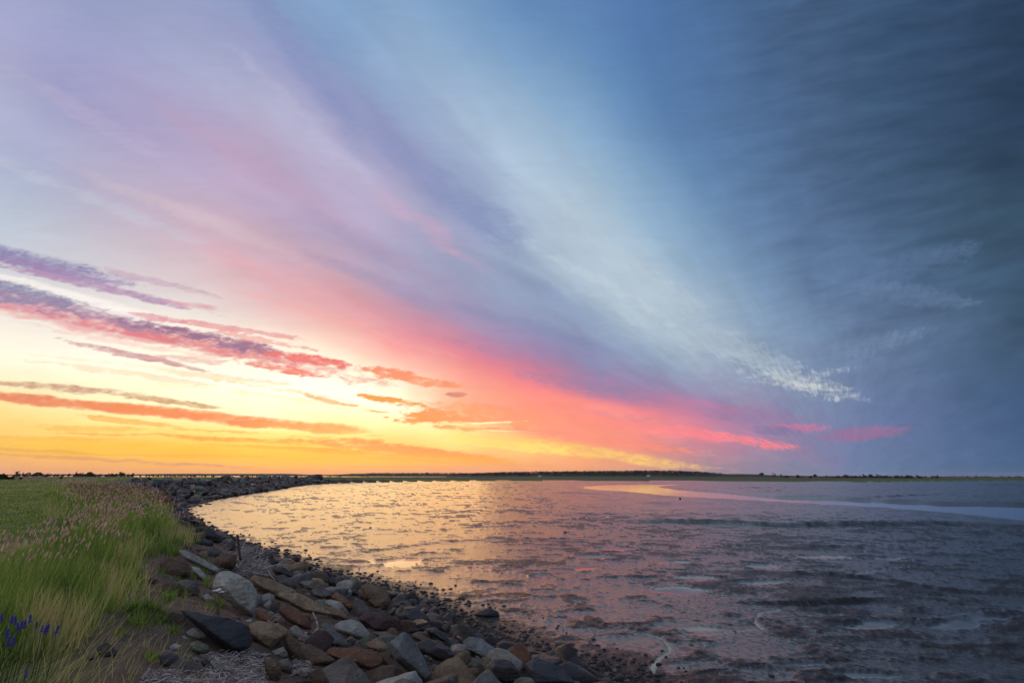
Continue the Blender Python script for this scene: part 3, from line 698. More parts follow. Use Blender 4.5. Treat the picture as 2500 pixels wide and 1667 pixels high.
c2 = lambda *p: [(350 + x * .26573, 1280 + y * .26573) for x, y in p]
c3 = lambda *p: [(800 + x * .29762, 1350 + y * .29762) for x, y in p]
c1 = lambda *p: [(x * .33602, 1140 + y * .33602) for x, y in p]
MAIN = [
 (c2((545,60),(575,28),(640,40),(720,110),(735,150),(690,178),(600,150),(550,110)), 'black', 'dark brown domed boulder at the mud edge behind the driftwood', 'the dark domed boulder'),
 (c2((370,120),(430,75),(580,65),(597,110),(550,135),(420,142)), 'tan', 'flat tan slab lying left of the dark domed boulder', 'the flat tan slab'),
 (c2((460,140),(560,133),(625,160),(620,195),(520,188),(470,170)), 'dark', 'thin dark grey stone under the flat tan slab', None),
 (c2((598,125),(640,150),(648,210),(610,208),(596,170)), 'maroon', 'small upright reddish stone beside the thin dark grey stone', None),
 (c2((515,205),(640,198),(712,250),(690,292),(600,290),(530,250)), 'grey', 'broad olive grey stone below the dark domed boulder', None),
 (c2((518,245),(590,240),(602,290),(572,322),(515,292)), 'tan', 'small tan stone above the long pale slab', None),
 (c2((315,235),(390,230),(560,320),(700,400),(712,422),(645,448),(540,400),(400,340),(335,280)), 'pale', 'long pale slab leaning down to the right near the grass', 'the long pale slab'),
 (c2((590,335),(740,265),(850,268),(872,330),(830,405),(720,415),(640,380)), 'brown', 'rusty olive boulder left of the grey driftwood', None),
 (c2((150,335),(230,300),(390,340),(442,400),(432,470),(290,502),(190,462),(150,400)), 'brown', 'brown boulder with grass blades in front beside the long pale slab', 'the brown grass-edged boulder'),
 (c2((440,380),(520,400),(592,480),(552,522),(450,445)), 'pale', 'pale flat stone half sunk in grass under the long pale slab', None),
 (c2((690,428),(760,415),(870,450),(1000,530),(1052,625),(1050,705),(1020,840),(940,850),(870,805),(700,650),(635,600),(642,520)), 'pale', 'biggest pale lichened boulder with a rusty left edge', 'the biggest pale boulder'),
 (c2((975,500),(1015,460),(1200,510),(1380,590),(1432,630),(1350,700),(1200,682),(1080,615),(1030,570)), 'tan', 'long tan block with a straight top edge right of the biggest pale boulder', 'the long tan block'),
 (c2((1185,705),(1250,620),(1430,625),(1540,680),(1780,840),(1812,880),(1745,942),(1600,890),(1480,815),(1250,800)), 'tan', 'long tan and rust boulder with a pale patch reaching down right', 'the long tan and rust boulder'),
 (c2((1255,745),(1300,733),(1530,860),(1548,960),(1500,968),(1330,895),(1235,805)), 'rust', 'deep rust slab tilted below the long tan and rust boulder', 'the deep rust slab'),
 (c2((1030,800),(1090,798),(1210,860),(1232,905),(1100,897),(1030,862)), 'rust', 'low rust slab under the biggest pale boulder', None),
 (c2((300,700),(345,688),(540,755),(780,850),(900,870),(965,950),(1017,1060),(960,1150),(820,1192),(720,1165),(560,1010),(420,900),(320,790)), 'dark', 'large dark blue slate boulder with a smooth face', 'the large dark slate boulder'),
 (c2((960,910),(1060,880),(1250,905),(1342,960),(1330,1005),(1200,1125),(1150,1170),(1090,1110),(1000,1060),(975,990)), 'tan', 'pale and rust mottled boulder right of the large dark slate boulder', 'the mottled boulder'),
 (c2((385,812),(440,798),(520,855),(542,900),(500,922),(400,885)), 'brown', 'brown grey stone resting on the left shoulder of the dark slate', None),
 (c2((440,902),(500,887),(570,930),(560,957),(480,948)), 'tan', 'smooth tan oval stone against the dark slate boulder', None),
 (c2((390,985),(460,940),(580,980),(592,1040),(500,1068),(402,1040)), 'white', 'pale cracked stone below the smooth tan oval stone', None),
 (c2((340,1030),(380,1018),(412,1050),(372,1072)), 'white', 'tiny pale stone at the left foot of the pale cracked stone', None),
 (c2((410,1090),(500,1060),(600,1108),(607,1180),(560,1207),(440,1152)), 'green', 'rounded grey green stone above the flattened straw', 'the rounded grey green stone'),
 (c2((238,1122),(290,1090),(347,1105),(340,1142),(290,1162),(250,1150)), 'white', 'small pale stone left of the rounded grey green stone', None),
 (c2((140,1205),(230,1170),(332,1200),(330,1280),(240,1322),(160,1305)), 'dark', 'dark stone in shade under the small pale stone', None),
 (c2((240,1295),(330,1230),(450,1243),(600,1340),(614,1390),(520,1422),(350,1400),(255,1372)), 'grey', 'tan grey boulder lowest on the left by the straw', None),
 (c2((355,1200),(400,1192),(450,1210),(430,1232),(370,1228)), 'blue', 'small flat blue grey stone above the tan grey boulder', None),
 (c2((450,1228),(480,1210),(517,1232),(505,1262),(465,1255)), 'blue', 'small round blue stone above the tan grey boulder', None),
 (c2((520,1245),(580,1222),(650,1300),(652,1372),(600,1345),(538,1290)), 'dark', 'dark slab leaning beside the straw', None),
 (c2((305,515),(400,500),(490,523),(522,600),(510,662),(400,642),(320,585)), 'grey', 'grey brown stone below the brown grass-edged boulder', None),
 (c2((200,525),(330,528),(377,600),(372,665),(260,655),(150,605)), 'brown', 'earthy brown stone at the edge of the bare soil', None),
 (c2((535,655),(590,626),(662,690),(640,722),(560,712)), 'white', 'pale angular stone left of the biggest pale boulder', None),
 (c2((1342,955),(1400,918),(1472,980),(1482,1032),(1430,1062),(1368,1032)), 'pale', 'pale green stone right of the mottled boulder', None),
 (c2((1283,1045),(1340,993),(1400,1050),(1502,1200),(1502,1272),(1380,1232),(1308,1150)), 'brown', 'wedge stone with a rust tip below the pale green stone', None),
 (c2((1615,905),(1650,878),(1760,960),(1872,1070),(1907,1132),(1720,1112),(1645,1035)), 'blue', 'grey slab with a rust upper edge beside the white branch', None),
 (c2((1428,1105),(1530,1088),(1762,1230),(1762,1262),(1580,1312),(1500,1292),(1438,1182)), 'brown', 'dark brown wedge below the white branch', None),
 (c2((1748,935),(1810,880),(1920,866),(2000,900),(2102,1010),(2055,1072),(1900,1042),(1785,990)), 'white', 'whitish boulder with a dark hollow underside', 'the whitish hollowed boulder'),
 (c2((1658,705),(1720,683),(1820,710),(1892,810),(1880,852),(1780,802),(1688,752)), 'pale', 'slim pale stone on the tan slab below the black wedge', None),
 (c2((1650,745),(1800,768),(1890,850),(1872,882),(1740,852)), 'tan', 'tan slab beneath the slim pale stone', None),
 (c2((1718,662),(1770,618),(1850,658),(1937,750),(1902,797),(1800,742)), 'rust', 'rust and black block above the slim pale stone', None),
 (c2((1828,602),(1880,560),(1952,600),(1972,640),(1900,652),(1840,635)), 'black', 'black wedge left of the split dark block', None),
 (c2((1893,642),(1960,633),(2010,690),(2102,720),(2132,800),(1962,872),(1888,862),(1918,760)), 'grey', 'grey tan boulder leaning on the split dark block', None),
 (c2((1993,560),(2050,533),(2190,568),(2255,620),(2277,700),(2242,787),(2130,760),(2028,695)), 'brown', 'large split dark brown block standing against the bright mud', 'the split dark block'),
 (c2((2055,695),(2120,665),(2222,658),(2252,700),(2240,782),(2120,775)), 'brown', 'brown block in front of the split dark block', None),
 (c2((1968,852),(2060,798),(2220,800),(2352,868),(2412,930),(2360,985),(2250,1000),(2090,992),(1998,905)), 'maroon', 'broad maroon boulder with pale scratches', 'the broad maroon boulder'),
 (c2((1428,522),(1560,508),(1612,560),(1592,602),(1478,592)), 'grey', 'tan grey block above the long tan and rust boulder', None),
 (c2((1198,482),(1290,453),(1400,530),(1432,600),(1352,592),(1228,532)), 'grey', 'grey slab right of the driftwood above the long tan block', None),
 (c2((1538,602),(1600,548),(1700,600),(1737,652),(1640,692),(1558,662)), 'grey', 'grey ribbed stone left of the rust and black block', None),
 (c2((1178,402),(1290,388),(1382,450),(1382,502),(1290,472),(1198,442)), 'black', 'dark brown slab beyond the driftwood', None),
 (c2((1388,484),(1450,458),(1532,490),(1532,517),(1420,517)), 'black', 'small black stone right of the dark brown slab', None),
 (c2((1638,512),(1740,478),(1852,540),(1862,570),(1740,577),(1648,562)), 'black', 'weedy black mound at the edge of the mud', None),
 (c2((1118,352),(1170,303),(1252,340),(1242,367),(1150,382)), 'black', 'dark angular stone right of the driftwood tips', None),
 (c2((1108,282),(1180,263),(1202,300),(1130,322)), 'black', 'small black stone touching the driftwood tips', None),
 (c2((1040,622),(1090,650),(1097,752),(1050,772)), 'blue', 'narrow pale blue stone wedged behind the biggest pale boulder', None),
 (c2((1098,742),(1170,683),(1182,730),(1150,792)), 'white', 'pale shard beside the narrow pale blue stone', None),
 (c2((928,885),(990,860),(1012,890),(970,912)), 'white', 'small pale stone above the mottled boulder', None),
 (c2((1158,1165),(1290,1118),(1342,1210),(1290,1222),(1178,1205)), 'pale', 'pale grey stone below the mottled boulder', None),
 (c2((1108,1225),(1230,1228),(1282,1290),(1262,1422),(1190,1460),(1118,1335)), 'brown', 'upright brown stone beside the straw at the bottom', None),
 (c2((1238,1245),(1330,1223),(1377,1290),(1352,1372),(1258,1335)), 'green', 'grey green block right of the upright brown stone', None),
 (c2((1605,1155),(1750,1128),(1980,1138),(2152,1170),(2222,1230),(2192,1292),(2100,1352),(1900,1285),(1755,1225)), 'rust', 'long slab with a rusty lit top and dark underside', 'the long rusty topped slab'),
 (c2((1528,1345),(1600,1308),(1685,1350),(1740,1480),(1700,1540),(1530,1540)), 'brown', 'dull brown boulder cut by the bottom edge', None),
 (c2((1638,1325),(1780,1248),(1850,1213),(1912,1240),(2052,1380),(2140,1490),(2150,1560),(1700,1560),(1660,1420)), 'grey', 'large smooth grey boulder in the bottom foreground', 'the large smooth grey boulder'),
 (c3((498,725),(620,643),(692,660),(742,760),(852,900),(868,1000),(800,1065),(680,985),(540,890)), 'blue', 'tall five sided grey boulder with a light rim', 'the five sided grey boulder'),
 (c3((308,742),(400,688),(482,740),(502,800),(430,812),(338,782)), 'tan', 'tan brown stone left of the five sided grey boulder', None),
 (c3((438,850),(480,828),(560,880),(692,1000),(718,1062),(640,1067),(520,985)), 'brown', 'long brown grey stone running down beside the five sided boulder', None),
 (c3((733,722),(850,698),(1000,770),(1047,840),(960,902),(850,872),(758,802)), 'black', 'dark mossy boulder right of the five sided grey boulder', 'the dark mossy boulder'),
 (c3((678,642),(760,658),(900,730),(902,762),(780,742),(698,692)), 'brown', 'thin brown slab above the dark mossy boulder', None),
 (c3((1083,705),(1170,678),(1270,700),(1402,800),(1482,880),(1400,892),(1250,862),(1128,782)), 'blue', 'blue slate slab with pale scratches tilted towards the mud', 'the blue slate slab'),
 (c3((1058,865),(1150,838),(1270,880),(1312,920),(1240,962),(1098,942)), 'green', 'greenish grey boulder under the blue slate slab', None),
 (c3((858,905),(940,918),(982,970),(900,1012),(858,962)), 'grey', 'grey wedge in shade left of the greenish grey boulder', None),
 (c3((1288,925),(1370,858),(1500,878),(1572,950),(1582,1030),(1450,1080),(1298,1025)), 'black', 'dark maroon boulder near the bottom edge', None),
 (c3((1618,905),(1700,843),(1820,888),(1950,960),(2045,1070),(1700,1110),(1638,1000)), 'dark', 'rightmost large dark boulder at the bottom edge', 'the rightmost dark boulder'),
 (c3((1098,655),(1160,598),(1212,640),(1202,702),(1128,692)), 'black', 'dark pointed stone above the blue slate slab', None),
 (c3((568,505),(640,468),(737,490),(742,562),(640,572),(588,542)), 'black', 'dark mossy block right of the broad maroon boulder', None),
 (c3((922,605),(990,573),(1042,620),(1022,662),(948,652)), 'black', 'dark square stone left of the dark pointed stone', None),
 (c3((738,585),(830,578),(882,630),(800,662)), 'black', 'flat dark stone right of the broad maroon boulder', None),
 (c3((588,645),(680,598),(782,620),(702,662)), 'maroon', 'low maroon brown stone under the broad maroon boulder', None),
 (c3((788,625),(880,598),(960,660),(1022,720),(1042,772),(930,722)), 'black', 'weed covered dark slab running up to the dark square stone', None),
 (c3((1185,498),(1225,482),(1262,462),(1330,443),(1402,480),(1412,518),(1300,528),(1200,510)), 'black', 'lone dark rock lying out on the shining mud', None),
 (c3((1528,855),(1600,838),(1642,880),(1622,922),(1548,902)), 'dark', 'dark stone left of the rightmost dark boulder', None),
 (c3((848,1015),(930,1003),(962,1067),(905,1090),(852,1070)), 'dark', 'dark grey stone cut by the bottom edge beside the long brown grey stone', None),
 (c3((1018,1055),(1100,1028),(1250,1058),(1252,1100),(1100,1115),(1000,1095)), 'maroon', 'low brown stone cut by the bottom edge below the greenish grey boulder', None),
 (c3((358,645),(480,638),(562,680),(500,712),(418,692)), 'grey', 'grey stone between the whitish hollowed boulder and the five sided boulder', None),
 (c1((898,322),(930,268),(1050,262),(1160,308),(1168,360),(1110,368),(980,345)), 'dark', 'big dark grey boulder in the cove behind the seed heads', 'the big cove boulder'),
 (c1((1353,252),(1380,238),(1412,253),(1402,270),(1360,268)), 'black', 'small dark stone alone at the mud edge of the cove', None),
 (c1((1038,742),(1090,743),(1122,770),(1060,778)), 'tan', 'small tan stone at the top of the bare soil', None),
 (c1((1043,812),(1100,798),(1152,820),(1102,848),(1038,838)), 'brown', 'flat tan brown stone in the bare soil', None),
 (c1((1022,992),(1050,982),(1074,992),(1070,1022),(1028,1020)), 'white', 'small white stone alone on the bare soil', None),
 (c1((608,1372),(660,1348),(702,1382),(650,1404)), 'dark', 'dark flat stone at the foot of the scarp', None),
 (c1((698,1305),(780,1268),(852,1330),(842,1372),(760,1384),(705,1350)), 'dark', 'dark clod of rock under the dry grass edge', None),
]
LM = []
mpoly = []
for i, (poly, mt, lab, short) in enumerate(MAIN):
    ob = boulder(poly, mt, lab, 100 + i)
    Qp = np.array(poly); mpoly.append(Qp)
    if short: LM.append((Qp.mean(0), short))
print('main stones', time.time() - T0)

# other stones of the rubble: shared shapes, each its own object
def rand_stone(seed, sub, el):
    rr = np.random.RandomState(seed); n = rr.randint(9, 14)
    N = rr.normal(0, 1, (n, 3)); N = np.concatenate([N, [[0, 0, 1], [0, 0, -1], [1, 0, 0], [-1, .2, 0], [0, 1, .2], [.1, -1, 0]]]); N /= np.linalg.norm(N, axis=1, keepdims=True)
    ext = np.array(el); D = np.sqrt(((N * ext) ** 2).sum(1)) * rr.uniform(.62, .9, len(N))
    p, f = hull(N, D, ext, sub, seed, .04)
    return mesh_np('boulder', p, [f])
shapes = [rand_stone(300 + i, 3, (1, rs.uniform(.55, .9), rs.uniform(.35, .65))) for i in range(22)]
for me in shapes: me.materials.append(ST['grey'])
words = {'pale': 'pale', 'white': 'light grey', 'blue': 'blue grey', 'green': 'grey green', 'tan': 'tan', 'rust': 'rusty', 'brown': 'brown', 'grey': 'grey', 'dark': 'dark slate', 'black': 'blackish', 'maroon': 'maroon'}
def inside_any(pt):
    for Q in mpoly:
        if Q[:, 0].min() - 2 < pt[0] < Q[:, 0].max() + 2 and Q[:, 1].min() - 2 < pt[1] < Q[:, 1].max() + 2:
            if in_poly(np.array([[pt[0], pt[1]]]), Q)[0]: return True
    if 560 < pt[0] < 690 and 1322 < pt[1] < 1412: return True
    return False
cand = []
# sample the bank: along the toe, up the slope
seg = np.linalg.norm(np.diff(TOE, axis=0), axis=1); cum = np.concatenate([[0], np.cumsum(seg)])
i0 = np.argmin(np.abs(TOE[:, 1] - 9)); 
def bank_point(s, d):
    i = min(np.searchsorted(cum, s) - 1, len(seg) - 1); t = (s - cum[i]) / seg[i]
    a, e = TOE[i], (TOE[i + 1] - TOE[i]) / seg[i]
    return a + e * t * seg[i] + np.array([-e[1], e[0]]) * d
smax = cum[np.argmin(np.abs(TOE[:, 0] + 108) + np.abs(TOE[:, 1] - 267))]
s0 = cum[np.argmin(np.hypot(TOE[:, 0] - 4.5, TOE[:, 1] - 9.0))]
S, DD, SZ = [], [], []
s = s0
while s < smax:
    p0 = bank_point(s, 0); r = max(6., math.hypot(*p0))
    wd = float(slope_w(np.array([p0[0], p0[1]])))
    step = .40 if r < 24 else .30 * (1 + (r - 24) / 60)
    for d in np.arange(.25, wd * (.86 if r > 26 else .80) , step * .95):
        S.append(s + rs.uniform(-.3, .3) * step); DD.append(d + rs.uniform(-.4, .4) * step)
        SZ.append(step * rs.choice([.38, .55, .8, 1.2], p=[.35, .3, .22, .13]) * (1.25 if r > 40 else 1.0))
    s += step
pp = np.array([bank_point(a, d) for a, d in zip(S, DD)]); SZ = np.array(SZ)
gz, sd_, nr2 = ground_z(pp); ok = (sd_ > .1)
SZ = SZ * np.where((pp[:, 1] < 24) & (pp[:, 0] > -9), .4 + .6 * sstep(.5, 1.8, sd_), 1.0)
# leave the grassy promontory free
ok &= ~((pp[:, 1] > 30) & (pp[:, 1] < 52) & (sd_ > 1.6))
# on the near bank the upper part is bare soil with few stones
ok &= ~((pp[:, 1] < 26) & (sd_ > 6.9) & (rs.rand(len(pp)) < .8))
pp, gz, sd_, SZ = pp[ok], gz[ok], sd_[ok], SZ[ok]
px = proj(np.concatenate([pp, (gz + SZ * .4)[:, None]], 1))
rng_ = np.hypot(pp[:, 0], pp[:, 1])
vis = (px[:, 0] > -40) & (px[:, 0] < 2540) & (px[:, 1] < 1720)
pp, gz, sd_, SZ, px, rng_ = [a[vis] for a in (pp, gz, sd_, SZ, px, rng_)]
blocked = np.array([inside_any(p) for p in px])
pp, gz, sd_, SZ, px, rng_ = [a[~blocked] for a in (pp, gz, sd_, SZ, px, rng_)]
size_px = SZ / rng_ * F
order = np.argsort(-size_px)
keep = order[:212]; rest = order[212:]
LMc = np.array([c for c, _ in LM])
near_cols = ['grey', 'brown', 'tan', 'green', 'blue', 'white', 'rust', 'maroon', 'dark']
seen = {}
for n, i in enumerate(keep):
    me = shapes[rs.randint(len(shapes))]
    o = bpy.data.objects.new('boulder', me); COL.objects.link(o)
    if sd_[i] < 2.9: c = rs.choice(['black', 'dark', 'maroon', 'black', 'grey'])
    else: c = rs.choice(near_cols, p=[.22, .14, .16, .13, .07, .13, .07, .03, .05])
    o.material_slots[0].link = 'OBJECT'; o.material_slots[0].material = ST[c]
    z = SZ[i]
    o.location = (pp[i, 0], pp[i, 1], gz[i] + z * rs.uniform(.02, .22)); o.rotation_euler = (rs.normal(0, .4), rs.normal(0, .4), rs.uniform(0, 6.28)); o.scale = (z, z, z)
    dist = np.linalg.norm((LMc - px[i]) * np.array([1, 1.6]), axis=1); a, b = np.argsort(dist)[:2]
    dv = px[i] - LMc[a]
    side = ('left of' if dv[0] < 0 else 'right of') if abs(dv[0]) > abs(dv[1]) * 1.2 else ('above' if dv[1] < 0 else 'below')
    big = 'fist sized' if size_px[i] < 16 else 'small' if size_px[i] < 26 else 'middling'
    lab = '%s %s stone %s %s' % (big, words[c], side, LM[a][1])
    if lab in seen: lab = '%s %s stone %s %s, towards %s' % (big, words[c], side, LM[a][1], LM[b][1])
    lab = ' '.join(lab.split()[:16])
    if lab in seen: lab = '%s %s stone %s %s, %s' % (big, words[c], 'beside' if dist[a] < 60 else 'away from', LM[a][1], 'near the mud' if sd_[i] < 1.5 else 'low on the bank' if sd_[i] < 3 else 'halfway up the bank' if sd_[i] < 5 else 'high on the bank')
    seen[lab] = 1
    o['label'] = lab; o['category'] = 'stone'; o['group'] = 'boulders and stones of the shore bank'
# the remaining rubble, far bank included, in one mesh per tone
def merge_stones(idx, name, mats, sub, zs=1.0):
    v0, f0 = ICO[sub]
    for mi, mt in enumerate(mats):
        ii = idx[mi::len(mats)]
        if not len(ii): continue
        n = len(ii); V = np.repeat(v0[None], n, 0); N_ = rs.normal(0, 1, (n, 9, 3)); N_ /= np.linalg.norm(N_, axis=2, keepdims=True); D_ = rs.uniform(.6, 1.0, (n, 9))
        ext = np.stack([np.ones(n), rs.uniform(.5, .9, n), rs.uniform(.35, .7, n)], 1)
        kk = np.maximum(np.einsum('nvk,npk->nvp', V, N_), 1e-3) / D_[:, None]; r = 1 / np.maximum((kk ** 14).sum(2) ** (1 / 14), .75)
        V = V * r[..., None] * ext[:, None] * (SZ[ii] * zs)[:, None, None]
        a = rs.uniform(0, 6.28, n); b = rs.normal(0, .45, n); ca, sa, cb, sb = np.cos(a), np.sin(a), np.cos(b), np.sin(b)
        x, y, z = V[..., 0] * cb[:, None] + V[..., 2] * sb[:, None], V[..., 1], -V[..., 0] * sb[:, None] + V[..., 2] * cb[:, None]
        X_ = x * ca[:, None] - y * sa[:, None] + pp[ii, 0][:, None]; Y_ = x * sa[:, None] + y * ca[:, None] + pp[ii, 1][:, None]; Z_ = z + (gz[ii] + SZ[ii] * .15)[:, None]
        VV_ = np.stack([X_, Y_, Z_], -1).reshape(-1, 3); FF = (f0[None] + (np.arange(n) * len(v0))[:, None, None]).reshape(-1, 3)
        link(name, mesh_np(name, VV_, [FF], smooth=False), ST[mt], kind='stuff')
merge_stones(rest, 'rubble', ['grey', 'brown', 'dark', 'green', 'black'], 2)
print('rubble', len(rest), time.time() - T0)

# dark gravel and clods along the mud edge, pebbles on the bare soil
def gravel(name, n, dlo, dhi, smn, smx, mt, smaxs, sub=1, power=1.0, flat=.55):
    sv = s0 - 4 + (smaxs - s0) * rs.rand(n) ** power; dv = rs.uniform(dlo, dhi, n) if name != 'mud_edge_gravel' else rs.normal(.35, .8, n)
    P_ = np.array([bank_point(a, b) for a, b in zip(sv, dv)]); z_, d_, _ = ground_z(P_)
    v0, f0 = ICO[sub]; R_ = np.hypot(P_[:, 0], P_[:, 1])
    sz = (smn + (smx - smn) * rs.rand(n) ** 3) * np.clip(R_ / 20, .8, 3)
    V = v0[None] * (1 + rs.uniform(-.3, .3, (n, len(v0), 1))) * np.stack([np.ones(n), rs.uniform(.6, 1, n), np.full(n, flat)], 1)[:, None] * sz[:, None, None]
    V = V + np.concatenate([P_, (z_ + sz * .1)[:, None]], 1)[:, None]
    FF = (f0[None] + (np.arange(n) * len(v0))[:, None, None]).reshape(-1, 3)
    link(name, mesh_np(name, V.reshape(-1, 3), [FF], smooth=False), ST[mt], kind='stuff')
s60 = cum[np.argmin(np.hypot(TOE[:, 0] + 53, TOE[:, 1] - 92))]
gravel('mud_edge_gravel', 15000, 0, 0, .012, .10, 'black', s60, power=1.5)
gravel('soil_pebbles', 2600, 1.0, 7.4, .01, .07, 'grey', s0 + 18)
gravel('soil_clods', 2600, 4.0, 7.8, .01, .08, 'brown', s0 + 16)
# single dark clods out on the mud
clod = [rand_stone(700 + i, 2, (1, .8, .5)) for i in range(4)]
for me in clod: me.materials.clear(); me.materials.append(ST['black'])
for n, (x, y, w) in enumerate([(902,1426,6),(837,1397,5),(1008,1422,5),(1052,1434,5),(1080,1438,4),(1101,1446,5),(1131,1449,4),(1178,1460,6),(1192,1465,4),(1214,1467,4),(1240,1473,6),(1272,1476,5),(1286,1481,5),(1313,1494,4),(1328,1500,5),(1327,1508,7),
        (1250,1540,9),(1363,1528,8),(1375,1538,6),(1385,1548,6),(1417,1560,6),(1438,1571,7),(1437,1565,4),(1370,1570,5),(1475,1587,14),(1450,1600,6),(757,1362,11),(904,1288,6),(877,1367,5),(1380,1300,9),(1660,1218,10),(989,1425,6),(963,1416,5),(813,1404,5),(1116,1205,3),
        (1530,1600,6),(1500,1570,5),(1560,1620,7)]):
    p = at(x, y); s = w / math.hypot(*p) / 1.05 * math.hypot(*p) ** 2 / F
    o = bpy.data.objects.new('mud_clod', clod[n % 4]); COL.objects.link(o); o.location = (p[0], p[1], s * .12); o.scale = (s * .55, s * .45, s * .6); o.rotation_euler = (0, 0, n * 1.3)
    q_ = np.array([x, y]); dq = np.linalg.norm((LMc - q_) * np.array([1, 1.6]), axis=1); a = int(np.argmin(dq)); dv = q_ - LMc[a]
    o['label'] = '%s dark clod on the shining mud, %s %s of %s' % ('tiny' if w < 5 else 'small' if w < 6.5 else 'larger', 'close by' if dq[a] < 120 else 'well off' if dq[a] < 260 else 'far out', ('right' if dv[0] > 0 else 'left') if abs(dv[0]) > 1.5 * abs(dv[1]) else 'just seaward', LM[a][1]); o['category'] = 'clod'; o['group'] = 'dark clods scattered over the mud'
print('gravel', time.time() - T0)

# ------------------------------------------------------------------ grass, seed heads, flowers
def leafy(name, c1, c2, tr=.5, rough=.6, var='tint'):
    m, k, b, o = mat_new(name); a = attribute(k, var)
    c = k.ramp(a, [(0, c1[0]), (.55, c1[1]), (1, c1[2])]) if isinstance(c1[0], tuple) else k.mix(a, c1, c2)
    k.put(b.inputs['Base Color'], c); b.inputs['Roughness'].default_value = rough; b.inputs['Specular IOR Level'].default_value = .3
    t = k.node('ShaderNodeBsdfTranslucent'); k.put(t.inputs[0], c)
    mx = k.node('ShaderNodeMixShader'); mx.inputs[0].default_value = tr
    k.nt.links.new(b.outputs[0], mx.inputs[1]); k.nt.links.new(t.outputs[0], mx.inputs[2]); k.nt.links.new(mx.outputs[0], o.inputs[0])
    return m
m_blade = leafy('grass_blade', ((.065, .15, .022), (.29, .43, .07), (.62, .50, .24)), None)
m_head = leafy('seed_head', (.62, .42, .33), (.92, .72, .60), .55, .8)
m_straw = leafy('dry_straw', (.12, .10, .09), (.62, .55, .48), .15, .7)
def blades(P_, z0, ln, wd, lean, bend, tint, azim, seg=3):
    """curved tapering blades as one vertex/face set"""
    n = len(P_); t = np.linspace(0, 1, seg + 1)
    hx_, hy_ = np.cos(azim), np.sin(azim)
    out = ln[:, None] * (np.sin(lean)[:, None] * t + bend[:, None] * t ** 2)
    up = ln[:, None] * (np.cos(lean)[:, None] * t - .35 * bend[:, None] * t ** 2.5)
    X_ = P_[:, 0, None] + out * hx_[:, None]; Y_ = P_[:, 1, None] + out * hy_[:, None]; Z_ = z0[:, None] + up
    fa = rs.uniform(0, math.pi, n); wx, wy = np.cos(fa) * wd, np.sin(fa) * wd
    w = (1 - t) ** .7 * .5; w[-1] = 0
    Lf = np.stack([X_ - wx[:, None] * w, Y_ - wy[:, None] * w, Z_], -1)[:, :-1]; Rt = np.stack([X_ + wx[:, None] * w, Y_ + wy[:, None] * w, Z_], -1)[:, :-1]
    tip = np.stack([X_[:, -1:], Y_[:, -1:], Z_[:, -1:]], -1)
    V = np.concatenate([Lf, Rt, tip], 1); nv = 2 * seg + 1; b = (np.arange(n) * nv)[:, None]
    Q = np.concatenate([b + np.array([[i, seg + i, seg + i + 1, i + 1]]) for i in range(seg - 1)], 0); T_ = b + np.array([[seg - 1, 2 * seg - 1, 2 * seg]])
    ti = np.repeat(tint[:, None], nv, 1) + np.concatenate([t[:-1], t[:-1], [1]])[None] * .12
    tipP = np.stack([X_[:, -1], Y_[:, -1], Z_[:, -1]], -1)
    return V.reshape(-1, 3), Q, T_, ti.ravel(), tipP
def scatter_view(n, rmin, rmax, azlo, azhi, pw=1.0):
    """points denser close to the eye"""
    r = rmin * (rmax / rmin) ** (rs.rand(n) ** pw); a = np.radians(rs.uniform(azlo, azhi, n))
    return np.stack([np.sin(a) * r, np.cos(a) * r], -1), r
# tall grass of the strip between the path and the bank
Pg, r = scatter_view(200000, 3.6, 75, -56, -10, 1.2)
z, d, nr2 = ground_z(Pg)
y = nr2[:, 1]
pn = fbm(Pg / 1.3, 3, 60); pn2 = fbm(Pg / .45, 3, 61)
edge0 = grass_edge(y) - .1 + .35 * sstep(15, 12, y)
wide = np.interp(y, [9, 13, 15, 22, 24, 45, 60], [12.5, 10.3, 9.7, 9.3, 8.8, 8.7, 10.0])
de = d - edge0 + (pn - .5) * 1.6; di = wide - d + (pn - .5) * 1.0
m = (de > 0) & (di > 0) & (rs.rand(len(d)) < np.clip(.25 + de * 1.2, 0, 1)) & (rs.rand(len(d)) < np.clip(.35 + di * 2, 0, 1))
Pg, z, r, de, di, pn, pn2, y = [a[m] for a in (Pg, z, r, de, di, pn, pn2, y)]
n = len(Pg); print('tall blades', n)
ln = (.26 + .44 * rs.rand(n)) * (.62 + .5 * sstep(0, 1.3, de)) * (.75 + .5 * pn) * (.6 + .4 * sstep(0, .8, di)) * (1 - .35 * sstep(26, 60, y))
dry = sstep(.75, .1, de) * (y < 26) * .7 + sstep(.56, .8, pn2) * .5 + sstep(20, 40, r) * .2
clump = fbm(Pg / .22, 2, 68); tint = np.clip(rs.normal(.14, .17, n) + dry * .7 + (clump - .5) * .9 + (rs.rand(n) < .06) * .6, 0, 1)
azm = rs.uniform(0, 6.28, n); wnd = math.radians(20); azm = np.where(rs.rand(n) < .3, wnd + rs.normal(0, .8, n), azm)
V, Q, T_, ti, tips = blades(Pg, z, ln, .0052 + .0009 * r, np.abs(rs.normal(0, .17, n)), np.abs(rs.normal(.08, .13, n)), tint, azm)
link('tall_grass', mesh_np('tall_grass', V, [Q, T_], attrs={'tint': ti}), m_blade, kind='stuff')
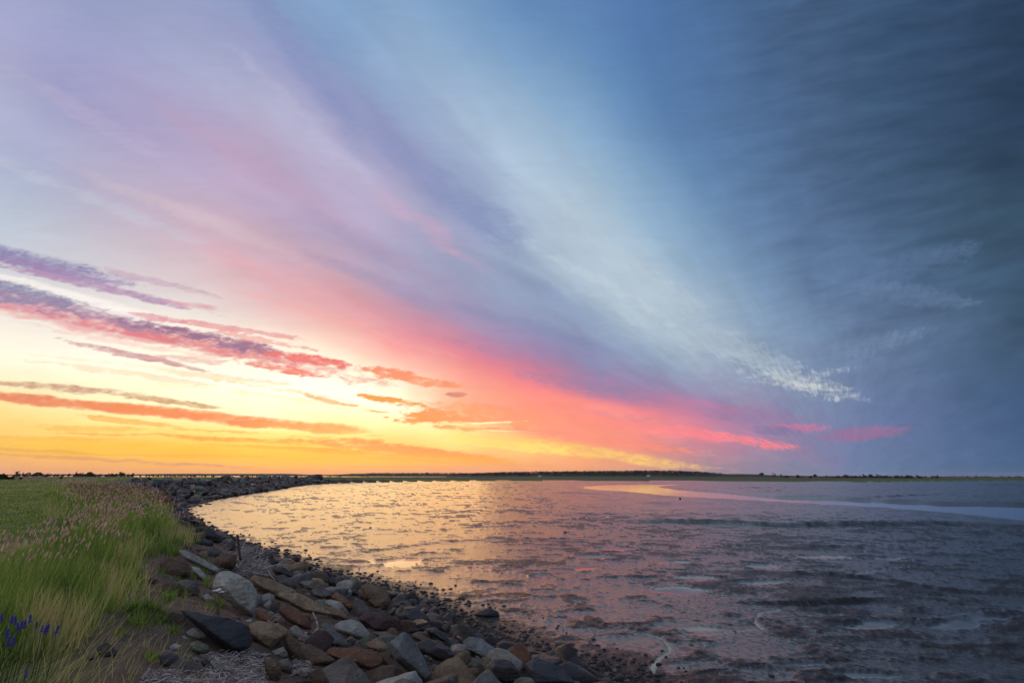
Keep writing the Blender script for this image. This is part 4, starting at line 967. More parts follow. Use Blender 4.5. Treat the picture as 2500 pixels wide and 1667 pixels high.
# seed heads: hairy spikes on bending stems
def heads(P_, z0, stem, hl, hw, azim, lean):
    n = len(P_); sd_ = 6; t = np.array([0, .18, .5, .82, 1.0]); rw = np.array([.25, .9, 1.0, .8, .12])
    tip = stem * .25 * lean
    base = np.stack([P_[:, 0] + np.cos(azim) * tip, P_[:, 1] + np.sin(azim) * tip, z0 + stem], -1)
    dr_ = np.stack([np.cos(azim) * (lean + .15), np.sin(azim) * (lean + .15), np.ones(n)], -1); dr_ /= np.linalg.norm(dr_, axis=1, keepdims=True)
    u = np.cross(dr_, [0, 1., .1]); u /= np.linalg.norm(u, axis=1, keepdims=True); v = np.cross(dr_, u)
    an = np.linspace(0, 2 * math.pi, sd_, endpoint=False)
    ringd = u[:, None] * np.cos(an)[None, :, None] + v[:, None] * np.sin(an)[None, :, None]
    jit = rs.uniform(.6, 1.4, (n, 5, sd_))
    V = base[:, None, None] + dr_[:, None, None] * (t[None, :, None, None] * hl[:, None, None, None] + (rs.rand(n, 5, sd_, 1) - .5) * .12 * hl[:, None, None, None]) + ringd[:, None] * (rw[None, :, None, None] * hw[:, None, None, None] * jit[..., None])
    b = (np.arange(n) * 5 * sd_)[:, None]; F_ = []
    for i in range(4):
        for j in range(sd_): F_.append(b + np.array([[i * sd_ + j, i * sd_ + (j + 1) % sd_, (i + 1) * sd_ + (j + 1) % sd_, (i + 1) * sd_ + j]]))
    ti = np.repeat(np.clip(rs.normal(.5, .25, n), 0, 1)[:, None], 5 * sd_, 1)
    return V.reshape(-1, 3), np.concatenate(F_, 0), ti.ravel(), base
w = np.nonzero((de > .35) & (di > 0) & ((r > 8.5) | (rs.rand(n) < .02)) & (rs.rand(n) < .13 * (.5 + pn2)))[0]
w = w[rs.rand(len(w)) < np.clip(.45 + sstep(9, 16, r[w]) * .6, 0, 1)]
nh = len(w); print('seed heads', nh)
st = (.50 + .32 * rs.rand(nh)) * (1 - .3 * sstep(26, 60, y[w])); ah = wnd + rs.normal(0, .9, nh); le = np.abs(rs.normal(.12, .14, nh))
Vh, Fh, th_, bh = heads(Pg[w], z[w], st, rs.uniform(.045, .09, nh), (.0032 + .00048 * r[w]) * rs.uniform(.8, 1.2, nh), ah, le)
link('grass_seed_heads', mesh_np('grass_seed_heads', Vh, [Fh], attrs={'tint': th_}), m_head, kind='stuff')
V, Q, T_, ti, _ = blades(Pg[w], z[w], st * 1.01, .0028 + .0003 * r[w], le * .25, le * .0 + .01, np.full(nh, .45), ah)
link('seed_head_stems', mesh_np('seed_head_stems', V, [Q, T_], attrs={'tint': ti}), m_blade, kind='stuff')
# reddish grass on the promontory and fine grass of the far crown
Pg2, r2 = scatter_view(60000, 24, 150, -50, -20)
z2, d2, nr2 = ground_z(Pg2); y2 = nr2[:, 1]
e2 = grass_edge(y2) + .4 * sstep(46, 70, y2); q2 = fbm(Pg2 / 2.5, 3, 64)
m = (d2 > e2 - .8 * np.exp(-((y2 - 36) / 7) ** 2) + (q2 - .5) * 2) & (d2 < 30) & (y2 > 22) & (rs.rand(len(d2)) < .85)
Pg2, z2, r2, q2, y2, d2 = [a[m] for a in (Pg2, z2, r2, q2, y2, d2)]; n2_ = len(Pg2); print('promontory', n2_)
V, Q, T_, ti, _ = blades(Pg2, z2, (.16 + .3 * rs.rand(n2_)) * (.5 + q2) * np.where(d2 > 9.2, .28, 1), .004 + .0009 * r2, np.abs(rs.normal(0, .25, n2_)), np.abs(rs.normal(.1, .1, n2_)), np.clip(rs.normal(.35, .25, n2_) + sstep(.45, .6, q2) * .4, 0, 1), rs.uniform(0, 6.28, n2_), 2)
link('crown_grass', mesh_np('crown_grass', V, [Q, T_] if len(Q) else [T_], attrs={'tint': ti}), m_blade, kind='stuff')
w2 = np.nonzero((y2 > 26) & (y2 < 44) & (d2 < 8) & (rs.rand(n2_) < .5))[0]
Vh, Fh, th_, bh = heads(Pg2[w2], z2[w2], np.full(len(w2), .3) + .2 * rs.rand(len(w2)), rs.uniform(.08, .16, len(w2)), .004 + .0006 * r2[w2], rs.uniform(0, 6.28, len(w2)), np.abs(rs.normal(.1, .1, len(w2))))
m_red = leafy('reddish_seed_head', (.28, .13, .09), (.5, .3, .2), .4, .8)
link('reddish_seed_heads', mesh_np('reddish_seed_heads', Vh, [Fh], attrs={'tint': th_}), m_red, kind='stuff')
# short turf of the path and the bank top
Pt, rt = scatter_view(120000, 9, 75, -60, -30)
zt, dt, nt2 = ground_z(Pt); qt = fbm(Pt / .8, 3, 66)
m = (dt > 9.2) & (dt < 40) & (rs.rand(len(dt)) < qt * 1.7)
Pt, zt, rt, qt, dt = [a[m] for a in (Pt, zt, rt, qt, dt)]; nt_ = len(Pt); print('turf', nt_)
V, Q, T_, ti, _ = blades(Pt, zt, (.03 + .07 * rs.rand(nt_)) * (.5 + qt) * (1 + 1.2 * sstep(16.5, 18, dt)), .006 + .0012 * rt, np.abs(rs.normal(0, .45, nt_)), np.abs(rs.normal(.2, .2, nt_)), np.clip(rs.normal(.3, .2, nt_) + sstep(.5, .62, qt) * .35, 0, 1), rs.uniform(0, 6.28, nt_), 2)
link('turf', mesh_np('turf', V, [Q, T_], attrs={'tint': ti}), m_blade, kind='stuff')
# tufts between the stones of the near bank, by photo position
tuft = [(c1, 1190, 610, 70, 26), (c1, 1250, 640, 60, 24), (c1, 1060, 640, 90, 30), (c1, 980, 700, 70, 26), (c1, 1450, 760, 60, 14), (c1, 1390, 800, 50, 12), (c1, 1500, 860, 30, 18), (c1, 1180, 760, 40, 14), (c1, 1330, 930, 40, 16), (c1, 1230, 960, 60, 22),
        (c1, 1080, 1080, 90, 30), (c1, 960, 1060, 60, 20), (c1, 1180, 1130, 60, 20), (c1, 1260, 1200, 40, 12), (c1, 1430, 1230, 60, 12), (c1, 1520, 1000, 30, 10), (c1, 1600, 1010, 30, 12), (c1, 1270, 560, 60, 14), (c1, 1100, 480, 80, 18), (c1, 1200, 450, 70, 14), (c1, 1000, 560, 90, 24),
        (c1, 900, 900, 60, 22), (c1, 1000, 1150, 80, 26), (c1, 1100, 1400, 60, 14), (c1, 870, 1230, 60, 14), (c1, 1000, 830, 50, 14), (c1, 1480, 700, 40, 10), (c1, 1290, 800, 30, 10)]
PT, LT, TT = [], [], []
for f_, x, y_, w_, h_ in tuft:
    (a, b), = f_((x, y_)); wpx = w_ * .336
    for j in range(int(26 + w_ * 1.6)):
        PT.append((a + rs.normal(0, wpx * .5), b + rs.normal(0, 5))); LT.append(h_ * rs.uniform(.5, 1.3)); TT.append(rs.normal(.28, .2))
PT = np.array(PT); dn = ray(PT[:, 0], PT[:, 1]); dn /= np.linalg.norm(dn, axis=1, keepdims=True)
def on_ground(pxy, lo=3.5, hi=60, n=260):
    dn = ray(pxy[:, 0], pxy[:, 1]); dn = dn / np.linalg.norm(dn, axis=1, keepdims=True)
    t = lo * (hi / lo) ** np.linspace(0, 1, n); X_ = dn[:, None] * t[None, :, None]
    gz_, _, _ = ground_z(X_[..., :2]); hit = (X_[..., 2] + H <= gz_).argmax(1)
    p = dn * t[hit][:, None]; g_, d_, _ = ground_z(p[:, :2]); return p[:, :2], g_, t[hit], d_
Pq, zq, tq, dq = on_ground(PT)
V, Q, T_, ti, _ = blades(Pq, zq, np.array(LT) * tq / F * .9, .004 + .0006 * tq, np.abs(rs.normal(0, .3, len(PT))), np.abs(rs.normal(.25, .2, len(PT))), np.clip(TT, 0, 1), rs.uniform(0, 6.28, len(PT)))
link('bank_grass_tufts', mesh_np('bank_grass_tufts', V, [Q, T_], attrs={'tint': ti}), m_blade, kind='stuff')
# sparse dry wisps hanging over the scarp
Pw, rw_ = scatter_view(3600, 4.5, 16, -50, -12)
zw_, dw_, nw_ = ground_z(Pw); gw_ = grass_edge(nw_[:, 1]); dw_ = dw_ - gw_; m = (dw_ > -.8) & (dw_ < .5); Pw, zw_, rw_, dw_ = Pw[m], zw_[m], rw_[m], dw_[m]
V, Q, T_, ti, _ = blades(Pw, zw_, rs.uniform(.12, .36, len(Pw)) * np.where(dw_ > -.2, 1.2, .5), .003 + .0005 * rw_, np.abs(rs.normal(.2, .3, len(Pw))), np.abs(rs.normal(.5, .3, len(Pw))), np.clip(rs.normal(.85, .15, len(Pw)), 0, 1), wnd + rs.normal(0, .9, len(Pw)))
link('dry_grass_fringe', mesh_np('dry_grass_fringe', V, [Q, T_], attrs={'tint': ti}), m_blade, kind='stuff')

# ------------------------------------------------------------------ tubes: branches, stems, straw
def tube(pts, rad_, sides=6):
    pts = np.asarray(pts, float); n = len(pts); tg = np.gradient(pts, axis=0); tg /= np.linalg.norm(tg, axis=1, keepdims=True) + 1e-9
    u = np.cross(tg, [.3, .9, .2]); u /= np.linalg.norm(u, axis=1, keepdims=True) + 1e-9; v = np.cross(tg, u)
    an = np.linspace(0, 2 * math.pi, sides, endpoint=False)
    V = pts[:, None] + (u[:, None] * np.cos(an)[None, :, None] + v[:, None] * np.sin(an)[None, :, None]) * np.asarray(rad_)[:, None, None]
    F_ = [[i * sides + j, i * sides + (j + 1) % sides, (i + 1) * sides + (j + 1) % sides, (i + 1) * sides + j] for i in range(n - 1) for j in range(sides)]
    V = np.concatenate([V.reshape(-1, 3), pts[:1], pts[-1:]]); c0, c_1 = n * sides, n * sides + 1
    T_ = [[c0, (j + 1) % sides, j] for j in range(sides)] + [[c_1, (n - 1) * sides + j, (n - 1) * sides + (j + 1) % sides] for j in range(sides)]
    return V, F_, T_
def wiggle(a, b, n, w, rr):
    t = np.linspace(0, 1, n)[:, None]; a, b = np.array(a, float), np.array(b, float)
    L_ = np.linalg.norm(b - a); o_ = np.cumsum(rr.normal(0, w * L_ / n, (n, 3)), 0); o_ -= t * o_[-1]
    return a * (1 - t) + b * t + o_
def wood(name, c1, c2):
    m, k, b, o = mat_new(name); co = objco(k); n1 = k.noise(k.vm('MULTIPLY', co, (30., 30., 8.)), 1.0, 5, .6, .4)
    k.put(b.inputs['Base Color'], k.mix(k.rng(n1, .35, .65), c1, c2)); b.inputs['Roughness'].default_value = .8; k.put(b.inputs['Normal'], bump(k, n1, .6, .01)); return m
m_drift = wood('weathered_wood', (.52, .49, .48), (.26, .24, .23)); m_darkwood = wood('dark_wet_wood', (.05, .035, .028), (.09, .06, .045)); m_bark = wood('white_bark', (.5, .47, .45), (.22, .17, .14))
def to3(pxy, tdist):
    d = ray(*pxy); return d / np.linalg.norm(d) * tdist + np.array([0, 0, H])
# the driftwood root mass on the bank
(bx_, by_), = c2((960, 400)); pb, gb, tb, _ = on_ground(np.array([[bx_, by_ + 12]])); tb = float(tb[0]) - .9; orig = np.array([pb[0, 0], pb[0, 1], gb[0]])
rootm = link('driftwood_pile', None, loc=orig, label='tangle of silver grey driftwood roots and twigs with one dark upright stick', cat='driftwood')
rr = np.random.RandomState(5)
def branch(par, a, b, r0, r1, mt, wig=.12, lab=None, n=7, dep=(0, 0), nm='branch'):
    A = to3(c2(a)[0], tb + dep[0]) - orig; B = to3(c2(b)[0], tb + dep[1]) - orig; pts = wiggle(A, B, n, wig, rr)
    V, Q_, T_ = tube(pts, np.linspace(r0, r1, n)); return link(nm, mesh_np(nm, V, [Q_, T_]), mt, parent=par, label=lab)
branch(rootm, (890, 330), (858, 88), .030, .013, m_darkwood, .05, 'dark upright stick')
branch(rootm, (872, 90), (880, 200), .012, .016, m_darkwood, .05)
branch(rootm, (880, 330), (945, 122), .024, .008, m_drift)
branch(rootm, (925, 175), (945, 120), .008, .004, m_darkwood)
for a, b in [((880, 340), (985, 200)), ((900, 320), (1040, 190)), ((930, 330), (1068, 185)), ((900, 300), (960, 200)), ((950, 350), (975, 215)), ((860, 400), (960, 300)), ((850, 370), (900, 420)), ((960, 410), (1160, 400)), ((1100, 410), (1270, 350)),
             ((1000, 400), (1110, 300)), ((940, 380), (1090, 260)), ((1150, 420), (1210, 520)), ((1010, 440), (1150, 470)), ((900, 260), (930, 160)), ((870, 250), (985, 225)), ((860, 330), (1020, 270)), ((920, 430), (1060, 380)), ((1060, 350), (1075, 225))]:
    branch(rootm, a, b, rr.uniform(.012, .024), .005, m_drift, .14, dep=tuple(rr.uniform(-.25, .25, 2)))
for _ in range(46):
    a = (rr.uniform(855, 1080), rr.uniform(250, 430)); an = rr.uniform(-.2, 1.5); L_ = rr.uniform(50, 170)
    branch(rootm, a, (a[0] + L_ * math.cos(an), a[1] - L_ * math.sin(an) * .8), rr.uniform(.006, .014), .003, m_drift, .2, dep=tuple(rr.uniform(-.3, .3, 2)), n=6, nm='twig')
# the forked white branch lying on the boulders
fk = c2((1605, 950))[0]; pb, gb, tb2, _ = on_ground(np.array([[fk[0], fk[1] + 14]])); tb = float(tb2[0]) - .45; orig = np.array([pb[0, 0], pb[0, 1], gb[0] + .2])
fb = link('forked_branch', None, loc=orig, label='forked whitish dead branch lying across the boulders', cat='branch')
for a, b, r0, r1 in [((1740, 1130), (1640, 1070), .020, .030), ((1640, 1070), (1570, 1000), .030, .026), ((1570, 1000), (1605, 950), .022, .019), ((1605, 950), (1592, 880), .019, .015), ((1592, 880), (1556, 803), .015, .009), ((1570, 1000), (1480, 992), .020, .012)]:
    branch(fb, a, b, r0, r1, m_bark, .04, n=5)
# flattened straw and twigs left by the tide
def straw(name, areas, mt):
    A_, B_ = [], []
    for (x0, y0, x1, y1, n, lp) in areas:
        (a, b), (c_, d_) = c2((x0, y0), (x1, y1))
        for _ in range(n): A_.append((rs.uniform(a, c_), rs.uniform(b, d_))); B_.append(lp)
    A_ = np.array(A_); p, g_, t_, dd_ = on_ground(A_, n=300); n = len(A_); L_ = np.array(B_) * rs.uniform(.3, 1.2, n) * t_ / F
    an = rs.uniform(0, math.pi, n); el = rs.normal(.08, .22, n); d3 = np.stack([np.cos(an) * np.cos(el), np.sin(an) * np.cos(el), np.sin(el)], -1)
    c0 = np.concatenate([p, (g_ + .02 + np.abs(rs.normal(0, .018, n)))[:, None]], 1); sd_ = np.stack([-np.sin(an), np.cos(an), np.zeros(n)], -1) * .0055; upv = np.array([0, 0, .006])
    ring = [sd_, -sd_, np.repeat(upv[None], n, 0)]; bend_ = np.stack([np.zeros(n), np.zeros(n), -L_ * .08], -1)
    V = np.stack([c0 - d3 * L_[:, None] / 2 + q_ + bend_ for q_ in ring] + [c0 + q_ for q_ in ring] + [c0 + d3 * L_[:, None] / 2 + q_ * .5 + bend_ for q_ in ring], 1)
    b = (np.arange(n) * 9)[:, None]; Fq = np.concatenate([b + np.array([[i * 3 + j, i * 3 + (j + 1) % 3, i * 3 + 3 + (j + 1) % 3, i * 3 + 3 + j]]) for i in (0, 1) for j in range(3)], 0)
    link(name, mesh_np(name, V.reshape(-1, 3), [Fq], attrs={'tint': np.repeat(rs.rand(n), 9)}), mt, kind='stuff')
straw('tide_straw', [(560, 1225, 1120, 1540, 1500, 24), (0, 1400, 600, 1560, 1300, 18), (1140, 800, 1330, 910, 420, 16), (1440, 1040, 1540, 1140, 160, 16), (1380, 1250, 1540, 1400, 260, 20), (860, 340, 1180, 480, 520, 20), (700, 200, 1000, 420, 220, 18)], m_straw)

# blue flower spikes at the lower left
m_blue, k, b, o = mat_new('blue_petals'); b.inputs['Base Color'].default_value = (.07, .045, .36, 1); b.inputs['Roughness'].default_value = .6
def spike(sz):
    P_ = []
    for i in range(34):
        h = i / 34; a = i * 2.4; r_ = .22 * (1 - h * .75)
        P_.append((math.cos(a) * r_, math.sin(a) * r_, h))
    v0, f0 = ICO[1]; P_ = np.array(P_); V = v0[None] * np.array([.10, .10, .055]) * rs.uniform(.7, 1.2, (len(P_), 1, 1)) + P_[:, None]
    F_ = f0[None] + (np.arange(len(P_)) * len(v0))[:, None, None]
    return mesh_np('blossom', V.reshape(-1, 3), [F_.reshape(-1, 3)])
sp_me = spike(1); sp_me.materials.append(m_blue)
V, Q_, T_ = tube([(0, 0, 0), (.01, 0, .2), (0, .01, .42)], [.003, .003, .002], 5); stem_me = mesh_np('stem', V, [Q_, T_], attrs={'tint': np.full(len(V), .1)}); stem_me.materials.append(m_blade)
fpos = [(110, 1100, 'tall blue flower spike in the middle of the left clump'), (78, 1095, 'blue flower spike just left of the tall one'), (216, 1088, 'topmost blue flower spike of the right hand clump'), (150, 1135, 'blue flower spike at the centre of the dense clump'), (128, 1150, 'blue flower spike low in the dense clump'),
        (180, 1128, 'blue flower spike on the right of the dense clump'), (46, 1192, 'lone blue flower spike near the left edge'), (318, 1170, 'thick blue flower spike right of the clump'), (338, 1160, 'slim blue flower spike behind the thick right one'), (406, 1172, 'rightmost blue flower spike among the pale blades'),
        (4, 1085, 'blue flower spike cut by the left edge'), (60, 1250, 'lower left blue flower spike, the left of two'), (92, 1255, 'lower left blue flower spike, the right of two'), (262, 1125, 'small violet flower spike between the two clumps'), (300, 1155, 'faint violet flower spike left of the thick right one'), (184, 1475, 'single violet flower low in the bottom grass')]
FP = np.array([c1((x, y_))[0] for x, y_, _ in fpos]); 
for i, (x, y_, lab) in enumerate(fpos):
    tz = 5.4 - (y_ - 1085) * .0022; top = to3(FP[i], tz); gz1, _, _ = ground_z(top[None, :2])
    hgt = max(.25, top[2] - float(gz1[0])); f_ = link('blue_flower', None, loc=(top[0], top[1], float(gz1[0])), label=lab, cat='flower', group='blue flowers in the left corner')
    s_ = link('stem', stem_me, parent=f_); s_.scale = (1, 1, hgt / .42)
    p_ = link('blossom', sp_me, parent=f_, loc=(0, .01, hgt - .04)); q = .058 if i not in (13, 14, 15) else .045; p_.scale = (q * .75, q * .75, q); p_.rotation_euler = (rs.normal(0, .12), rs.normal(0, .12), i)
# white yarrow between the boulders
m_white, k, b, o = mat_new('white_petals'); b.inputs['Base Color'].default_value = (.8, .8, .76, 1)
yp = c2((700, 770))[0]; pb, gb, ty, _ = on_ground(np.array([yp])); ty = float(ty[0]) - .5; orig = to3(yp, ty); orig[2] -= .15
yr = link('white_yarrow', None, loc=orig, label='white yarrow with flat flower heads in front of the biggest pale boulder', cat='flower')
for hx0, hy0 in ((688, 606), (722, 618), (655, 606), (700, 596)):
    tp = to3(c2((hx0, hy0))[0], ty) - orig
    V, Q_, T_ = tube(wiggle((0, 0, 0), tp, 5, .05, rr), np.linspace(.006, .003, 5), 5); link('stem', mesh_np('stem', V, [Q_, T_], attrs={'tint': np.full(len(V), .2)}), m_blade, parent=yr)
    v0, f0 = ICO[1]; n = 26; c0 = np.stack([rs.normal(0, .014, n), rs.normal(0, .014, n), rs.normal(0, .004, n)], 1) + tp; V = (v0[None] * np.array([.008, .008, .005]) + c0[:, None]).reshape(-1, 3)
    link('flower_head', mesh_np('flower_head', V, [(f0[None] + (np.arange(n) * len(v0))[:, None, None]).reshape(-1, 3)]), m_white, parent=yr)
print('plants', time.time() - T0)

# ------------------------------------------------------------------ far shore: hills, woods, trees, masts
def simple(name, c1, c2, sc=.02, rough=.9):
    m, k, b, o = mat_new(name); n1 = k.noise(objco(k), sc, 5, .6); k.put(b.inputs['Base Color'], k.mix(k.rng(n1, .35, .65), c1, c2)); b.inputs['Roughness'].default_value = rough; b.inputs['Specular IOR Level'].default_value = .15; return m
m_hill = simple('far_field', (.035, .048, .022), (.055, .06, .03), .006); m_wood = simple('far_foliage', (.022, .034, .018), (.04, .052, .024), .05); m_trunk = simple('bark', (.06, .045, .035), (.09, .07, .05), 2.)
def hz_y(x): return 1161.3 + (x - 1250) * ROLL
def ridge(name, prof, dist, depth, base_z, step=12):
    """low land whose skyline follows the photo: list of (x, y) at a given distance; real depth behind"""
    xs = np.arange(prof[0][0], prof[-1][0] + 1, step); ys = np.interp(xs, [p[0] for p in prof], [p[1] for p in prof]) + (fbm(np.stack([xs / 40.0, xs * 0], -1), 3, 90) - .5) * .8
    dr_ = ray(xs, ys); hor = np.hypot(dr_[:, 0], dr_[:, 1]); top = H + dr_[:, 2] / hor * dist; dirs = dr_[:, :2] / hor[:, None]
    rows_ = []
    for f_, k_ in ((-.5, 0), (-.25, .35), (-.1, .75), (0, 1), (.2, 1.0), (.6, .7), (1.2, 0)):
        R_ = dist + depth * f_; zz = base_z + (top - base_z).clip(.5) * k_
        rows_.append(np.concatenate([dirs * R_, zz[:, None]], 1))
    V = np.concatenate(rows_); n = len(xs); i_ = np.arange(len(rows_) * n).reshape(-1, n)
    Q_ = np.stack([i_[:-1, :-1], i_[:-1, 1:], i_[1:, 1:], i_[1:, :-1]], -1).reshape(-1, 4)
    link(name, mesh_np(name, V, [Q_]), m_hill, kind='structure'); return rows_
def crowns(name, C_, R_, Hh, mt, kind='stuff', parent=None, leaf=14, **kw):
    """ragged crowns built from many small faces through their volume"""
    n = len(C_); L_ = leaf; a = rs.normal(0, 1, (n, L_, 3)); a /= np.linalg.norm(a, axis=2, keepdims=True); a *= rs.uniform(.45, 1, (n, L_, 1))
    P_ = C_[:, None] + a * np.stack([R_, R_, Hh / 2], -1)[:, None] + np.array([0, 0, 1]) * (Hh / 2)[:, None, None]
    s_ = (R_ * .62)[:, None, None, None]; tri = rs.normal(0, 1, (n, L_, 3, 3)) * s_
    V = (P_[:, :, None] + tri).reshape(-1, 3); V[:, 2] = np.maximum(V[:, 2], np.repeat(C_[:, 2], L_ * 3) - .5)
    return link(name, mesh_np(name, V, [np.arange(len(V)).reshape(-1, 3)], smooth=False), mt, kind=kind, parent=parent, **kw)
def wood_on(rows_, name, n, r0, r1, rngk=(1, 4), zoff=0):
    A = np.array(rows_); k_ = rs.uniform(rngk[0], rngk[1], n); i_ = k_.astype(int).clip(0, len(A) - 2); f_ = (k_ - i_)[:, None]; x = rs.uniform(0, A.shape[1] - 1.01, n); j = x.astype(int); g_ = (x - j)[:, None]
    P_ = (A[i_, j] * (1 - g_) + A[i_, j + 1] * g_) * (1 - f_) + (A[i_ + 1, j] * (1 - g_) + A[i_ + 1, j + 1] * g_) * f_
    P_[:, 2] += zoff; hh = rs.uniform(r0, r1, n) * np.clip(.35 + .65 * np.minimum(x, A.shape[1] - x) / 11, 0, 1); crowns(name, P_, hh * .42, hh, m_wood, leaf=7)
# faint ridge across the water on the left, long wooded hill in the middle, low shore on the right
ridge('hills', [(-500, 1158.5), (0, 1157.5), (350, 1157), (430, 1156), (700, 1156.2), (760, 1158.2), (880, 1159.5)], 5600, 500, -1)
r1_ = ridge('hills', [(800, 1159.2), (870, 1157.2), (960, 1156.6), (1060, 1156), (1150, 1156.8), (1250, 1156.0)], 4300, 500, -1)
r2_ = ridge('hills', [(1090, 1158.2), (1160, 1156.6), (1250, 1155.6), (1320, 1154.3), (1420, 1153.3), (1500, 1152.4), (1590, 1151.8), (1660, 1152.2), (1720, 1153.8), (1772, 1156.6), (1830, 1157), (1900, 1160), (1990, 1161.6), (2100, 1162.2), (2240, 1163)], 2500, 500, 0)
r3_ = ridge('hills', [(1900, 1163), (2060, 1164), (2250, 1164), (2340, 1163.4), (2500, 1163.6), (2800, 1164), (3300, 1164)], 4200, 700, -1)
wood_on([r[: max(2, int(.60 * len(r)))] for r in r2_], 'far_woods', 2600, 5, 9, (.6, 4)); wood_on(r1_, 'far_woods', 1200, 6, 11, (1, 4)); wood_on(r3_, 'far_woods', 500, 5, 10, (0, 2))
# low tree rows standing on the flat land, by photo position: (x range, distance, height px, count)
TRW = [((-60, 120), 1350, 5.0, 26), ((95, 215), 1400, 3.5, 22), ((180, 330), 1350, 4.2, 46), ((330, 480), 1380, 3.0, 34), ((470, 640), 1400, 2.6, 26), ((640, 900), 1420, 1.8, 22)]
for (x0, x1), R_, hp, n in TRW:
    xs = rs.uniform(x0, x1, n); d = ray(xs, hz_y(xs)); d = d[:, :2] / np.hypot(d[:, 0], d[:, 1])[:, None]; RR = R_ * rs.uniform(.96, 1.04, n); hh = hp * RR / F / 1.12 * rs.uniform(.5, 1.25, n)
    crowns('tree_row', np.concatenate([d * RR[:, None], np.full((n, 1), .8)], 1), hh * rs.uniform(.5, .9, n), hh, m_wood, leaf=12)
xs = np.concatenate([rs.uniform(1900, 2300, 60), rs.uniform(2020, 2240, 30)]); d = ray(xs, hz_y(xs)); d = d[:, :2] / np.hypot(d[:, 0], d[:, 1])[:, None]; RR = rs.uniform(1500, 1700, len(xs)); hh = 4.6 * RR / F / 1.15 * rs.uniform(.4, 1.1, len(xs))
crowns('tree_row', np.concatenate([d * RR[:, None], np.full((len(xs), 1), .8)], 1), hh * .7, hh, m_wood, leaf=12)
def tree(px_, wpx, ytop, R_, label, kind='tree', zb=.8, conifer=False, grp=None):
    d = ray(px_, hz_y(px_)); dd_ = d[:2] / math.hypot(d[0], d[1]); t = ray(px_, ytop); top = H + t[2] / math.hypot(t[0], t[1]) * R_; w_ = wpx / 2 * R_ / math.hypot(F * cP, px_ - 1250); h_ = top - zb
    o = link('tree' if kind == 'tree' else 'shrub', None, loc=(dd_[0] * R_, dd_[1] * R_, zb), label=label, cat=kind, group=grp)
    V, Q_, T_ = tube([(0, 0, -.3), (w_ * .05, 0, h_ * .3), (0, 0, h_ * .75)], [w_ * .12, w_ * .09, w_ * .03], 6); link('trunk', mesh_np('trunk', V, [Q_, T_]), m_trunk, parent=o)
    n = 26; u = rs.uniform(0, 1, n); rad_ = (w_ * (1 - u * .85) if conifer else w_ * np.sqrt(1 - (2 * u - 1) ** 2 * .8)); a = rs.uniform(0, 6.28, n); q_ = rad_ * np.sqrt(rs.rand(n)) * .75
    lo_ = .12 if kind != 'tree' or conifer else .28
    C_ = np.stack([np.cos(a) * q_, np.sin(a) * q_, h_ * (lo_ + (1 - lo_) * u * .85)], 1); rr_ = np.full(n, w_ * .28); crowns('crown', C_, rr_, rr_ * 1.3, m_wood, kind=None, parent=o, leaf=14)
tree(219, 13, 1153.5, 1300, 'round tree rising highest above the left tree line')
tree(296, 12, 1153.5, 1300, 'broad pair of crowns right of the round tree on the left horizon')
tree(284, 6, 1156, 1300, 'slim tree just left of the broad pair of crowns')
tree(168, 8, 1156.5, 1300, 'small tree left of the round tree on the left horizon')
tree(150, 7, 1161, 420, 'small lone bush standing in the pale field', 'shrub', .7)
tree(2, 34, 1163, 330, 'wide dark thicket at the left edge of the field', 'shrub', .6)
tree(33, 14, 1162.5, 330, 'dark bush right of the wide thicket', 'shrub', .6)
tree(52, 9, 1164.5, 330, 'smaller dark bush, third from the left edge', 'shrub', .6)
tree(1888, 5, 1153.5, 2350, 'pointed tree at the right foot of the hill', zb=3, conifer=True)
tree(1893, 5, 1156, 2350, 'shorter pointed tree beside the pointed tree at the hill foot', zb=3, conifer=True)
tree(1907, 4, 1155, 2350, 'thin pointed tree right of the pair at the hill foot', zb=3, conifer=True)
tree(1860, 12, 1156, 2350, 'rounded clump on the skyline of the right slope', zb=6)
tree(2125, 10, 1158.5, 1650, 'clump of trees highest on the low right shore')
tree(1990, 9, 1158.5, 1650, 'tree at the left end of the low right shore')
tree(492, 5, 1163.5, 260, 'low bush on the far bank against the pale field', 'shrub', 1.6)
(bxx, byy), = c1((1085, 92)); pb, gb, tt_, _ = on_ground(np.array([[bxx, 1175.]]), hi=160)
tree(bxx, 12, 1167, float(tt_[0]), 'round green bush on the crown of the far bank', 'shrub', float(gb[0]))
